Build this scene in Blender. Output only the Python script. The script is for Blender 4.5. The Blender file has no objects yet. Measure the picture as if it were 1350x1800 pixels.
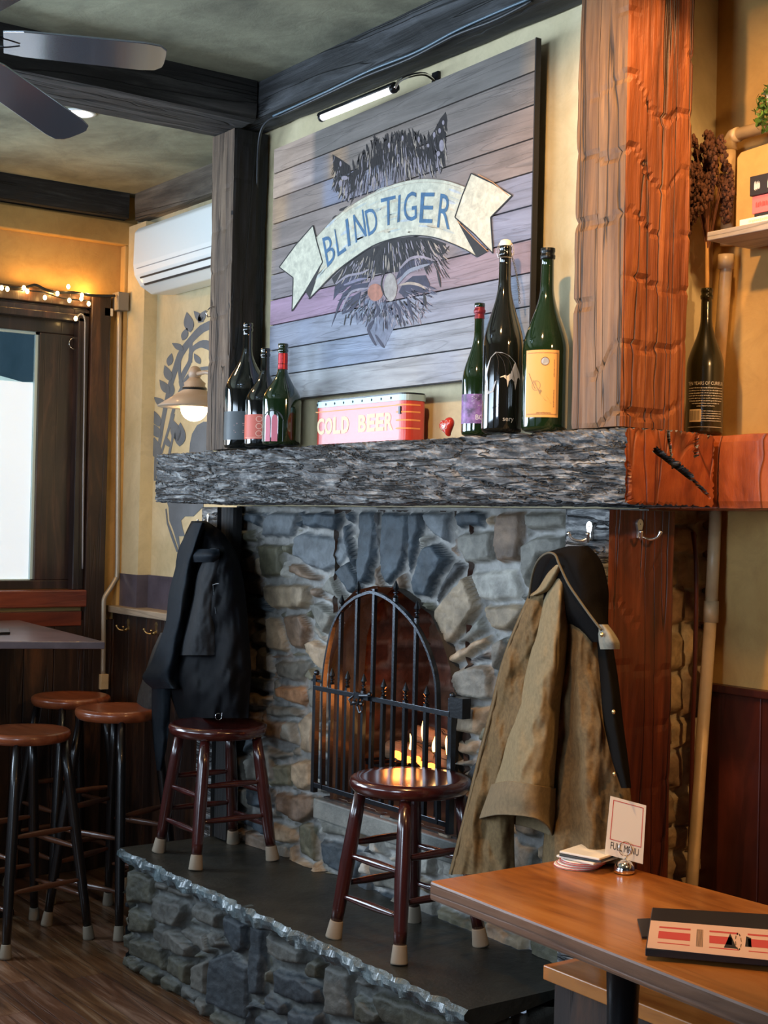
import bpy, math, random
import numpy as np
from mathutils import Vector, Matrix
random.seed(7); rng = np.random.RandomState(11)
S = bpy.context.scene; COL = S.collection
R = math.radians
# ------------------------------------------------------------------ camera
A0 = R(35.5); PIT = math.atan(18/2500); ROL = 0.0227; FPX = 2500.0; EYE = 1.63
Z = Vector((0, 0, 1)); Fh = Vector((-math.cos(A0), math.sin(A0), 0)); Rh = Vector((math.sin(A0), math.cos(A0), 0))
CF = Fh*math.cos(PIT) + Z*math.sin(PIT); U0 = Z*math.cos(PIT) - Fh*math.sin(PIT)
CR = Rh*math.cos(ROL) + U0*math.sin(ROL); CU = U0*math.cos(ROL) - Rh*math.sin(ROL)
CP = Vector((0, 0, EYE))
cam = bpy.data.objects.new('camera', bpy.data.cameras.new('camera')); COL.objects.link(cam)
cam.data.sensor_fit = 'VERTICAL'; cam.data.sensor_height = 36; cam.data.lens = FPX/1800*36
cam.data.clip_start = 0.05
cam.matrix_world = Matrix(((CR.x, CU.x, -CF.x, CP.x), (CR.y, CU.y, -CF.y, CP.y), (CR.z, CU.z, -CF.z, CP.z), (0, 0, 0, 1)))
S.camera = cam
S.view_settings.view_transform = 'Standard'; S.view_settings.look = 'None'; S.view_settings.gamma = 1
S.view_settings.use_curve_mapping = False; S.view_settings.exposure = 0.0
def ray(x, y): return CF + CR*((x-675)/FPX) - CU*((y-900)/FPX)
def onX(x, y, X): d = ray(x, y); return CP + d*(X/d.x)
def onY(x, y, Y): d = ray(x, y); return CP + d*(Y/d.y)
def onZ(x, y, zz): d = ray(x, y); return CP + d*((zz-EYE)/d.z)
def atT(x, y, t): return CP + ray(x, y)*t
# ------------------------------------------------------------------ noise
_tab = rng.rand(65536).astype(np.float64)
def vnoise(x, y, z):
    xi = np.floor(x).astype(np.int64); yi = np.floor(y).astype(np.int64); zi = np.floor(z).astype(np.int64)
    fx = x-xi; fy = y-yi; fz = z-zi
    fx = fx*fx*(3-2*fx); fy = fy*fy*(3-2*fy); fz = fz*fz*(3-2*fz)
    def h(a, b, c): return _tab[((a*73856093) ^ (b*19349663) ^ (c*83492791)) & 0xffff]
    r = 0
    for dx in (0, 1):
        for dy in (0, 1):
            for dz in (0, 1):
                w = (fx if dx else 1-fx)*(fy if dy else 1-fy)*(fz if dz else 1-fz)
                r = r + w*h(xi+dx, yi+dy, zi+dz)
    return r*2-1
def fbm(x, y, z, o=4, g=0.5):
    x = np.asarray(x, float); y = np.asarray(y, float)+0*x; z = np.asarray(z, float)+0*x
    r = 0; a = 1; s = 0
    for i in range(o):
        r = r + a*vnoise(x*2**i+17*i, y*2**i+5*i, z*2**i+9*i); s += a; a *= g
    return r/s
# ------------------------------------------------------------------ mesh collector
class MB:
    def __init__(s): s.v = []; s.f = []; s.c = []
    def add(s, vs, fs, col=(1, 1, 1, 1)):
        n = len(s.v); s.v += [tuple(p) for p in vs]; s.f += [tuple(i+n for i in f) for f in fs]; s.c += [col]*len(vs); return s
    def box(s, x0, x1, y0, y1, z0, z1, M=None, col=(1, 1, 1, 1)):
        vs = [Vector(p) for p in ((x0,y0,z0),(x1,y0,z0),(x1,y1,z0),(x0,y1,z0),(x0,y0,z1),(x1,y0,z1),(x1,y1,z1),(x0,y1,z1))]
        if M: vs = [M @ p for p in vs]
        return s.add(vs, [(0,3,2,1),(4,5,6,7),(0,1,5,4),(1,2,6,5),(2,3,7,6),(3,0,4,7)], col)
    def tube(s, pts, r, n=10, cap=True, col=(1,1,1,1)):
        pts = [Vector(p) for p in pts]; m = len(pts); rr = r if isinstance(r, (list, tuple)) else [r]*m
        vs = []; fs = []; up = None
        for i, p in enumerate(pts):
            d = (pts[min(i+1, m-1)] - pts[max(i-1, 0)]).normalized()
            if up is None: up = Vector((0, 0, 1)) if abs(d.z) < .9 else Vector((1, 0, 0))
            a = d.cross(up).normalized(); b = a.cross(d).normalized(); up = b
            for k in range(n):
                t = 2*math.pi*k/n; vs.append(p + (a*math.cos(t) + b*math.sin(t))*rr[i])
        for i in range(m-1):
            for k in range(n):
                k2 = (k+1) % n; fs.append((i*n+k, i*n+k2, (i+1)*n+k2, (i+1)*n+k))
        if cap: fs.append(tuple(range(n))[::-1]); fs.append(tuple((m-1)*n+k for k in range(n)))
        return s.add(vs, fs, col)
    def lathe(s, prof, c=(0,0,0), n=32, col=(1,1,1,1), a0=0, a1=2*math.pi):
        c = Vector(c); full = abs(a1-a0-2*math.pi) < 1e-6; m = n if full else n+1; vs = []; fs = []
        for (r, z) in prof:
            for k in range(m):
                t = a0+(a1-a0)*k/n; vs.append(c + Vector((r*math.cos(t), r*math.sin(t), z)))
        for i in range(len(prof)-1):
            for k in range(n):
                k2 = (k+1) % m; fs.append((i*m+k, i*m+k2, (i+1)*m+k2, (i+1)*m+k))
        if full:
            fs.append(tuple(range(m))[::-1]); fs.append(tuple((len(prof)-1)*m+k for k in range(m)))
        return s.add(vs, fs, col)
    def prism(s, poly, d, col=(1,1,1,1)):
        n = len(poly); d = Vector(d); vs = [Vector(p) for p in poly] + [Vector(p)+d for p in poly]
        fs = [tuple(range(n)), tuple(range(n, 2*n))[::-1]] + [(i, n+i, n+(i+1) % n, (i+1) % n) for i in range(n)]
        return s.add(vs, fs, col)
    def sphere(s, c, r, n=12, m=8, sc=(1,1,1), col=(1,1,1,1)):
        vs = []; fs = []; c = Vector(c)
        for i in range(m+1):
            p = math.pi*i/m
            for k in range(n):
                t = 2*math.pi*k/n
                vs.append(c+Vector((r*sc[0]*math.sin(p)*math.cos(t), r*sc[1]*math.sin(p)*math.sin(t), r*sc[2]*math.cos(p))))
        for i in range(m):
            for k in range(n):
                k2 = (k+1) % n; fs.append((i*n+k, (i+1)*n+k, (i+1)*n+k2, i*n+k2))
        return s.add(vs, fs, col)
    def grid(s, P, close=False, col=(1,1,1,1)):       # P[i][j] points
        m = len(P); n = len(P[0]); vs = [p for r in P for p in r]; fs = []
        for i in range(m-1):
            for j in range(n if close else n-1):
                j2 = (j+1) % n; fs.append((i*n+j, i*n+j2, (i+1)*n+j2, (i+1)*n+j))
        return s.add(vs, fs, col)
    def build(s, name, mat, parent=None, smooth=False, local=False, bevel=0, solid=0, sub=0, weld=False):
        me = bpy.data.meshes.new(name); me.from_pydata([tuple(v) for v in s.v], [], s.f); me.validate()
        ca = me.color_attributes.new('Col', 'FLOAT_COLOR', 'POINT')
        ca.data.foreach_set('color', np.array(s.c, np.float32).ravel())
        if mat: me.materials.append(mat)
        o = bpy.data.objects.new(name, me); COL.objects.link(o)
        if smooth: me.polygons.foreach_set('use_smooth', [True]*len(me.polygons))
        if parent is not None:
            o.parent = parent
            if not local: o.location = -wl.get(parent.name, Vector((0,0,0)))
            wl[o.name] = wl.get(parent.name, Vector((0,0,0))) + o.location
        else:
            a = np.array(s.v); c = Vector(((a[:,0].min()+a[:,0].max())/2, (a[:,1].min()+a[:,1].max())/2, a[:,2].min()))
            if not local: me.transform(Matrix.Translation(-c)); o.location = c
            wl[o.name] = Vector((0,0,0)) if local else c
            # children given in world coordinates hang off the true origin
        if weld: m = o.modifiers.new('w', 'WELD'); m.merge_threshold = 1e-5
        if bevel: m = o.modifiers.new('b', 'BEVEL'); m.width = bevel; m.segments = 2; m.limit_method = 'ANGLE'
        if solid: m = o.modifiers.new('s', 'SOLIDIFY'); m.thickness = solid; m.offset = -1
        if sub: m = o.modifiers.new('u', 'SUBSURF'); m.levels = sub; m.render_levels = sub
        return o
wl = {}
def tag(o, label=None, cat=None, group=None, kind=None):
    if label: o['label'] = label
    if cat: o['category'] = cat
    if group: o['group'] = group
    if kind: o['kind'] = kind
    return o
def thing(name, label, cat, loc=(0,0,0), group=None, kind=None):
    o = bpy.data.objects.new(name, None); COL.objects.link(o); o.location = loc; o.empty_display_size = .05
    wl[o.name] = Vector(loc); return tag(o, label, cat, group, kind)
def struct(o): o['kind'] = 'structure'; return o
def copy_tree(o, parent=None):
    c = o.copy(); COL.objects.link(c); c.parent = parent
    for ch in list(o.children): copy_tree(ch, c)
    return c
def interp(pts, n):                      # Catmull-Rom resample of a polyline of tuples
    P = [np.array(p, float) for p in pts]; m = len(P); out = []
    for i in range(n):
        u = i/(n-1)*(m-1); k = min(int(u), m-2); f = u-k
        p0 = P[max(k-1, 0)]; p1 = P[k]; p2 = P[k+1]; p3 = P[min(k+2, m-1)]
        out.append(0.5*((2*p1)+(-p0+p2)*f+(2*p0-5*p1+4*p2-p3)*f*f+(-p0+3*p1-3*p2+p3)*f**3))
    return out
_fc = {}
def glyphs(txt, bold=0):             # text as (verts2d, faces) in a unit frame via Blender's built-in font
    if (txt, bold) in _fc: return _fc[(txt, bold)]
    cu = bpy.data.curves.new('t', 'FONT'); cu.body = txt; cu.size = 1; cu.resolution_u = 3; cu.offset = bold
    o = bpy.data.objects.new('t', cu); COL.objects.link(o); bpy.context.view_layer.update()
    me = bpy.data.meshes.new_from_object(o.evaluated_get(bpy.context.evaluated_depsgraph_get()))
    vs = [(v.co.x, v.co.y) for v in me.vertices]; fs = [tuple(p.vertices) for p in me.polygons]
    bpy.data.objects.remove(o); bpy.data.curves.remove(cu); bpy.data.meshes.remove(me)
    xs = [v[0] for v in vs]; ys = [v[1] for v in vs]; x0, x1, y0, y1 = min(xs), max(xs), min(ys), max(ys)
    w = x1-x0 or 1; h = y1-y0 or 1
    r = ([((x-x0)/w, (y-y0)/h) for x, y in vs], fs, w/h); _fc[(txt, bold)] = r; return r
def put_text(mb, txt, fn, col=(1,1,1,1), bold=0):   # fn(u,v) -> Vector
    vs, fs, asp = glyphs(txt, bold); mb.add([fn(u, v) for u, v in vs], fs, col); return mb
# ------------------------------------------------------------------ materials
def newmat(name):
    m = bpy.data.materials.new(name); m.use_nodes = True; nt = m.node_tree; b = nt.nodes['Principled BSDF']; return m, nt, b
def N(nt, t, **k):
    n = nt.nodes.new(t)
    for a, v in k.items():
        if a in n.bl_rna.properties: setattr(n, a, v)
        else: n.inputs[a.replace('_', ' ')].default_value = v
    return n
def L(nt, a, b): nt.links.new(a, b)
def ramp(nt, fac, stops):
    r = nt.nodes.new('ShaderNodeValToRGB'); e = r.color_ramp.elements
    while len(e) < len(stops): e.new(.5)
    for i, (p, c) in enumerate(stops): e[i].position = p; e[i].color = (*c, 1) if len(c) == 3 else c
    L(nt, fac, r.inputs[0]); return r.outputs[0]
def mixc(nt, fac, a, b, mode='MIX'):
    m = nt.nodes.new('ShaderNodeMix'); m.data_type = 'RGBA'; m.blend_type = mode
    for s, v in ((0, fac), (6, a), (7, b)):
        if hasattr(v, 'is_linked') or hasattr(v, 'links'): L(nt, v, m.inputs[s])
        elif s == 0: m.inputs[0].default_value = v
        else: m.inputs[s].default_value = (*v, 1) if len(v) == 3 else v
    return m.outputs[2]
def coords(nt, scale=(1,1,1), rot=(0,0,0)):
    tc = nt.nodes.new('ShaderNodeTexCoord'); mp = nt.nodes.new('ShaderNodeMapping')
    mp.inputs['Scale'].default_value = scale; mp.inputs['Rotation'].default_value = rot
    L(nt, tc.outputs['Object'], mp.inputs[0]); return mp.outputs[0]
def noise(nt, vec, scale, detail=6, rough=.6, dist=0):
    n = nt.nodes.new('ShaderNodeTexNoise'); n.inputs['Scale'].default_value = scale; n.inputs['Detail'].default_value = detail
    n.inputs['Roughness'].default_value = rough; n.inputs['Distortion'].default_value = dist; L(nt, vec, n.inputs['Vector']); return n.outputs['Fac']
def bump(nt, b, h, dist, strength=1, prev=None):
    n = nt.nodes.new('ShaderNodeBump'); n.inputs['Distance'].default_value = dist; n.inputs['Strength'].default_value = strength
    L(nt, h, n.inputs['Height'])
    if prev: L(nt, prev, n.inputs['Normal'])
    L(nt, n.outputs[0], b.inputs['Normal']); return n.outputs[0]
def plain(name, c, rough=.5, metal=0, coat=0, bumpd=0, bscale=60, var=0, emis=None, es=0, spec=.5, sheen=0, trans=0):
    m, nt, b = newmat(name); b.inputs['Base Color'].default_value = (*c, 1); b.inputs['Roughness'].default_value = rough
    b.inputs['Metallic'].default_value = metal; b.inputs['Coat Weight'].default_value = coat; b.inputs['Coat Roughness'].default_value = .06
    b.inputs['Specular IOR Level'].default_value = spec; b.inputs['Sheen Weight'].default_value = sheen; b.inputs['Transmission Weight'].default_value = trans
    v = coords(nt)
    if var:
        f = noise(nt, v, bscale*.2, 5); c2 = tuple(x*(1-var) for x in c); c1 = tuple(min(1, x*(1+var)) for x in c)
        L(nt, ramp(nt, f, [(.35, c2), (.65, c1)]), b.inputs['Base Color'])
    if bumpd: bump(nt, b, noise(nt, v, bscale, 5), bumpd)
    if emis: b.inputs['Emission Color'].default_value = (*emis, 1); b.inputs['Emission Strength'].default_value = es
    return m
def wood(name, dark, mid, light, axis='X', k=14, fine=90, bumpd=.003, rough=.7, coat=0, crack=.5, vcol=False, along=1.0, blotch=.4, lo=.3, hi=.72, crackw=.055):
    m, nt, b = newmat(name); sc = {'X': (along, k, k), 'Y': (k, along, k), 'Z': (k, k, along)}[axis]
    sf = tuple(x*1.0 for x in sc); v = coords(nt, sf)
    g = noise(nt, v, 1.6, 9, .65, .6)
    col = ramp(nt, g, [(lo, dark), ((lo+hi)/2, mid), (hi, light)])
    v0 = coords(nt); bl = noise(nt, v0, 3.5, 4, .6)
    col = mixc(nt, ramp(nt, bl, [(.35, (0,0,0)), (.7, (blotch,)*3)]), col, tuple(x*.45 for x in mid))
    s2 = {'X': (.5*along, fine/4, fine/4), 'Y': (fine/4, .5*along, fine/4), 'Z': (fine/4, fine/4, .5*along)}[axis]
    g2 = noise(nt, coords(nt, s2), 2.2, 8, .7, .4)
    # cracks along the grain
    s3 = {'X': (.35*along, k*.75, k*.75), 'Y': (k*.75, .35*along, k*.75), 'Z': (k*.75, k*.75, .35*along)}[axis]
    c3 = noise(nt, coords(nt, s3), 1.3, 3, .5, .8)
    ab = nt.nodes.new('ShaderNodeMath'); ab.operation = 'SUBTRACT'; L(nt, c3, ab.inputs[0]); ab.inputs[1].default_value = .5
    aa = nt.nodes.new('ShaderNodeMath'); aa.operation = 'ABSOLUTE'; L(nt, ab.outputs[0], aa.inputs[0])
    cm = ramp(nt, aa.outputs[0], [(.0, (0,0,0)), (crackw*.25, (1,1,1))])
    cr = nt.nodes.new('ShaderNodeMix'); cr.data_type = 'FLOAT'; cr.inputs[0].default_value = crack; cr.inputs[2].default_value = 1; L(nt, cm, cr.inputs[3])
    col = mixc(nt, 1.0, col, cr.outputs[0], 'MULTIPLY')
    if vcol:
        a = nt.nodes.new('ShaderNodeVertexColor'); a.layer_name = 'Col'; col = mixc(nt, 1.0, col, a.outputs[0], 'MULTIPLY')
    L(nt, col, b.inputs['Base Color']); b.inputs['Roughness'].default_value = rough; b.inputs['Coat Weight'].default_value = coat
    b.inputs['Coat Roughness'].default_value = .15
    if bumpd:
        p = bump(nt, b, g2, bumpd*.6); p = bump(nt, b, g, bumpd, 1, p); bump(nt, b, cr.outputs[0], bumpd*1.6, .9, p)
    return m
def vcolmat(name, rough=.7, bumpd=.002, bs=70, coat=0, nz=.35, gloss=None):
    m, nt, b = newmat(name); a = nt.nodes.new('ShaderNodeVertexColor'); a.layer_name = 'Col'; v = coords(nt)
    f = noise(nt, v, bs*.35, 8, .65, .4); f2 = noise(nt, v, bs*1.5, 6, .7)
    k = ramp(nt, f, [(.3, (1-nz,)*3), (.7, (1+nz*.5,)*3)])
    L(nt, mixc(nt, 1.0, a.outputs[0], k, 'MULTIPLY'), b.inputs['Base Color']); b.inputs['Roughness'].default_value = rough
    b.inputs['Coat Weight'].default_value = coat
    if bumpd: p = bump(nt, b, f, bumpd); bump(nt, b, f2, bumpd*.4, 1, p)
    return m
def plaster(name, c1, c2, bumpd=.002, scale=2.2):
    m, nt, b = newmat(name); v = coords(nt); f = noise(nt, v, scale, 7, .62, .5); f2 = noise(nt, v, 38, 6, .7)
    f3 = noise(nt, v, 9, 6, .7, 1.0)
    col = ramp(nt, f, [(.32, c1), (.68, c2)])
    col = mixc(nt, ramp(nt, f3, [(.45, (0,0,0)), (.8, (.35,)*3)]), col, tuple(x*.55 for x in c1))
    L(nt, col, b.inputs['Base Color']); b.inputs['Roughness'].default_value = .75
    p = bump(nt, b, f3, bumpd); bump(nt, b, f2, bumpd*.5, 1, p); return m
def emit(name, c, s):
    m, nt, b = newmat(name); b.inputs['Base Color'].default_value = (*c, 1); b.inputs['Emission Color'].default_value = (*c, 1); b.inputs['Emission Strength'].default_value = s; return m
M = {}
M['mantel'] = wood('weathered_grey_oak', (.008,.008,.009), (.12,.125,.13), (.44,.44,.43), 'X', 34, 90, .010, .55, crack=.95, blotch=.2, along=6, crackw=.16, lo=.38, hi=.64)
M['mantel_end'] = wood('orange_end_grain', (.09,.015,.004), (.36,.075,.016), (.55,.15,.04), 'Z', 5, 40, .004, .42, coat=.1, crack=.55, along=2.5)
M['post'] = wood('hewn_brown_post', (.075,.036,.016), (.215,.115,.052), (.34,.195,.095), 'Z', 18, 90, .004, .62, crack=.85, blotch=.45, crackw=.075)
M['post_left'] = wood('rough_brown_post', (.03,.018,.011), (.13,.085,.055), (.27,.185,.12), 'Z', 18, 90, .006, .7, crack=.8, blotch=.4)
M['post_orange'] = wood('hewn_red_post', (.04,.008,.002), (.25,.062,.015), (.48,.16,.04), 'Z', 16, 80, .006, .5, crack=.95, blotch=.5)
M['beam'] = wood('dark_ceiling_timber', (.003,.003,.003), (.022,.021,.020), (.11,.105,.10), 'Y', 12, 60, .006, .75, crack=.7)
M['beam_x'] = wood('dark_wall_timber', (.003,.003,.003), (.022,.023,.025), (.10,.105,.115), 'X', 12, 60, .006, .7, crack=.6)
M['ceiling'] = plaster('mottled_ceiling_plaster', (.15,.15,.105), (.42,.42,.29), .002, 2.6)
M['plaster'] = plaster('cream_plaster', (.52,.44,.25), (.73,.63,.41), .0012, 2.0)
M['plaster_g'] = plaster('golden_plaster', (.46,.26,.075), (.62,.40,.14), .0012, 2.0)
M['stone'] = vcolmat('field_stone', .62, .004, 60, 0, .45)
M['brick'] = vcolmat('sooty_brick', .8, .004, 50, 0, .6)
M['slab'] = plain('dark_slate_slab', (.022,.023,.019), .38, 0, .0, .003, 26, .45)
M['slab_edge'] = plain('chipped_slate_edge', (.075,.105,.115), .28, 0, .4, .006, 45, .6)
M['floor'] = wood('worn_floor_boards', (.03,.013,.007), (.16,.075,.035), (.40,.27,.18), 'X', 13, 60, .002, .3, coat=.3, crack=.4, vcol=True)
M['black'] = plain('black_iron', (.012,.013,.015), .35, .6, .2, .0006, 120)
M['iron'] = plain('wrought_iron', (.045,.05,.058), .27, .8, .2, .0006, 150)
M['chrome'] = plain('chrome', (.8,.8,.8), .12, 1)
M['nickel'] = plain('brushed_nickel', (.82,.78,.72), .25, .9)
M['stool'] = wood('mahogany_lacquer', (.018,.003,.003), (.055,.008,.006), (.10,.018,.012), 'X', 10, 60, .0004, .22, coat=.9, crack=.0)
M['stool_leg'] = wood('mahogany_lacquer_legs', (.016,.003,.003), (.045,.008,.007), (.08,.017,.014), 'Z', 10, 60, .0004, .25, coat=.8, crack=.0)
M['stool_old'] = wood('worn_orange_seat', (.13,.03,.012), (.30,.075,.025), (.42,.13,.05), 'X', 10, 60, .0004, .3, coat=.5, crack=.1)
M['stool_dark'] = plain('dark_stained_legs', (.006,.004,.004), .35, 0, .4)
M['rung'] = plain('dark_stained_rung', (.10,.035,.015), .38, 0, .3)
M['rubber'] = plain('tan_rubber', (.24,.195,.14), .7)
M['table'] = wood('honey_table_top', (.20,.055,.012), (.47,.165,.035), (.62,.26,.07), 'X', 7, 50, .0006, .28, coat=.35, crack=.15, blotch=.3)
M['table_edge'] = wood('worn_table_edge', (.07,.03,.016), (.20,.10,.055), (.30,.17,.11), 'X', 7, 50, .0015, .4, crack=.3)
M['bench'] = wood('orange_bench_plank', (.28,.07,.012), (.55,.19,.035), (.70,.28,.07), 'X', 7, 50, .0006, .35, coat=.3, crack=.15)
M['dark_wood'] = wood('dark_window_wood', (.006,.004,.004), (.022,.013,.013), (.09,.045,.032), 'Z', 8, 40, .0012, .35, coat=.3, crack=.3, blotch=.5)
M['red_wood'] = wood('red_sill_wood', (.06,.012,.008), (.19,.04,.02), (.30,.08,.035), 'Y', 8, 40, .001, .35, coat=.4, crack=.2)
M['wains'] = wood('brown_wainscot', (.008,.004,.003), (.035,.017,.011), (.16,.065,.026), 'Z', 8, 40, .002, .5, coat=.2, crack=.5, blotch=.6)
M['wains_red'] = wood('dark_red_wainscot', (.015,.003,.002), (.05,.008,.005), (.12,.02,.01), 'Z', 5, 30, .001, .45, coat=.15, crack=.3, blotch=.6)
M['rail'] = wood('pale_rail', (.22,.17,.12), (.42,.34,.25), (.6,.5,.38), 'X', 9, 50, .001, .4, crack=.3)
M['band'] = plain('purple_band_paint', (.085,.075,.10), .3, 0, .3, .0005, 60, .2)
M['sign'] = wood('sign_planks', (.20,.185,.185), (.38,.36,.37), (.52,.50,.51), 'X', 20, 70, .0012, .6, crack=.25, vcol=True, blotch=.2, along=2.2, lo=.25, hi=.8)
M['paint'] = vcolmat('sign_paint', .6, .0004, 120, 0, .35)
M['sign_edge'] = plain('dark_sign_edge', (.02,.017,.015), .7)
M['ac'] = plain('ac_white_plastic', (.82,.85,.83), .35, 0, .2)
M['dark_slot'] = plain('dark_slot', (.02,.02,.02), .6)
M['mural'] = plaster('slate_mural_paint', (.115,.14,.17), (.17,.20,.23), .0006, 3)
M['pipe_grey'] = plain('grey_conduit', (.42,.36,.28), .35, .4)
M['pipe_tan'] = plain('tan_painted_pipe', (.62,.44,.24), .4, 0, .15, .0004, 60, .12)
M['box_grey'] = plain('grey_junction_box', (.25,.22,.18), .6)
M['lamp'] = plain('taupe_lamp_enamel', (.36,.27,.19), .45, 0, .1)
M['bulb'] = emit('lit_globe', (1, .86, .66), 5.5)
M['fairy'] = emit('lit_fairy_bulb', (1, .62, .22), 30)
M['down'] = emit('lit_downlight', (1, .86, .62), 14)
M['tube'] = emit('lit_tube', (1, 1, .96), 1.1)
M['fan'] = plain('black_fan_blade', (.36,.41,.49), .14, .8, .3)
M['fan1'] = M['fan']
M['cable'] = plain('black_cable', (.015,.017,.02), .4)
M['khaki'] = plain('khaki_canvas', (.24,.18,.095), .85, 0, 0, .0005, 420, .13, spec=.2)
M['khaki_dark'] = plain('brown_canvas', (.155,.098,.042), .85, 0, 0, .0005, 420, .2, spec=.2)
M['khaki_seam'] = plain('khaki_canvas_band', (.17,.12,.058), .85, 0, 0, .0005, 420, .15)
M['cord'] = plain('dark_corduroy', (.006,.005,.0045), .95, 0, 0, .0012, 260, spec=.08)
M['lining'] = plain('dark_lining', (.006,.005,.004), .9, spec=.08)
M['blackcloth'] = plain('black_cloth', (.003,.0033,.0045), .75, 0, 0, .0005, 300, .2, spec=.15)
M['blackcloth2'] = plain('charcoal_cloth', (.010,.014,.019), .7, 0, 0, .0005, 300, .2, spec=.15)
M['greycloth'] = plain('grey_cloth', (.055,.05,.045), .85, 0, 0, .0005, 300, .2, spec=.15)
M['tin'] = plain('red_tin', (.55,.045,.025), .3, .0, .15, .0005, 40, .1)
M['tin_lid'] = plain('teal_tin_rim', (.33,.44,.45), .4, .3)
M['cream'] = plain('cream_paint', (.80,.62,.36), .5)
M['orange_line'] = plain('orange_stripe_paint', (.9,.33,.08), .5)
M['heart'] = plain('red_heart_enamel', (.55,.035,.02), .2, 0, .7)
M['white'] = plain('white_paint', (.8,.8,.78), .5)
M['glass_dark'] = plain('dark_bottle_glass', (.006,.007,.006), .06, 0, 1.0, spec=.7)
M['glass_green'] = plain('green_bottle_glass', (.008,.022,.007), .06, 0, 1.0, spec=.7)
M['glass_olive'] = plain('satin_olive_glass', (.016,.014,.005), .22, 0, .3)
M['foil_red'] = plain('red_foil', (.45,.02,.025), .3, .4)
M['foil_maroon'] = plain('maroon_foil', (.22,.025,.035), .35, .4)
M['foil_black'] = plain('black_foil', (.01,.012,.012), .3, .3)
M['lab_dark'] = plain('dark_teal_label', (.05,.06,.065), .5, var=.2)
M['lab_red'] = plain('red_orange_label', (.62,.09,.045), .5)
M['lab_orange'] = plain('orange_label', (.82,.40,.11), .55)
M['lab_purple'] = plain('purple_label', (.20,.10,.30), .45, var=.7, bscale=200)
M['lab_black'] = plain('black_label', (.012,.012,.012), .4)
M['ink'] = plain('ink', (.015,.012,.012), .6)
M['silver'] = plain('silver_print', (.42,.44,.46), .4, .3)
M['porcelain'] = plain('white_porcelain', (.85,.84,.8), .2)
M['paper'] = plain('card_paper', (.86,.80,.68), .7)
M['paper_pink'] = plain('menu_paper', (.78,.50,.36), .6)
M['red_ink'] = plain('red_ink', (.60,.07,.06), .6)
M['pink'] = plain('pink_book_cover', (.78,.16,.16), .5)
M['bk_black'] = plain('black_book_cover', (.02,.02,.022), .4)
M['cardboard'] = plain('tan_crate', (.55,.34,.12), .6, bumpd=.0005, var=.1)
M['shelf'] = wood('grey_shelf_board', (.16,.13,.10), (.38,.33,.27), (.55,.50,.44), 'X', 14, 80, .001, .5, crack=.4)
M['flower'] = plain('dried_flower', (.085,.030,.014), .9, var=.5, bscale=300)
M['stem'] = plain('dried_stem', (.65,.36,.12), .7)
M['leaf'] = plain('green_leaf', (.10,.20,.035), .4, var=.4, bscale=60)
M['log'] = wood('charred_log', (.05,.03,.02), (.26,.16,.09), (.50,.33,.18), 'X', 12, 60, .006, .9, crack=.7)
M['ember'] = emit('glowing_embers', (1, .25, .04), 4.5)
M['flame'] = emit('fire_flame', (1, .52, .16), 6)
M['firebox'] = plain('sooty_firebox', (.03,.02,.015), .9)
M['steel'] = plain('galvanised_grey', (.12,.13,.12), .5, .3)
M['copper'] = plain('brass_snap', (.55,.38,.16), .3, .9)
M['ext'] = plaster('exterior_render', (.10,.20,.24), (.20,.32,.36), .001, 2)
def panemat():
    m, nt, b = newmat('window_glass'); b.inputs['Base Color'].default_value = (.9,.95,.96,1); b.inputs['Roughness'].default_value = .02
    b.inputs['Transmission Weight'].default_value = 1; b.inputs['IOR'].default_value = 1.05; return m
M['pane'] = panemat()
M['frost'] = emit('daylit_frosted_film', (.93,.93,.97), .74)
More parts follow.
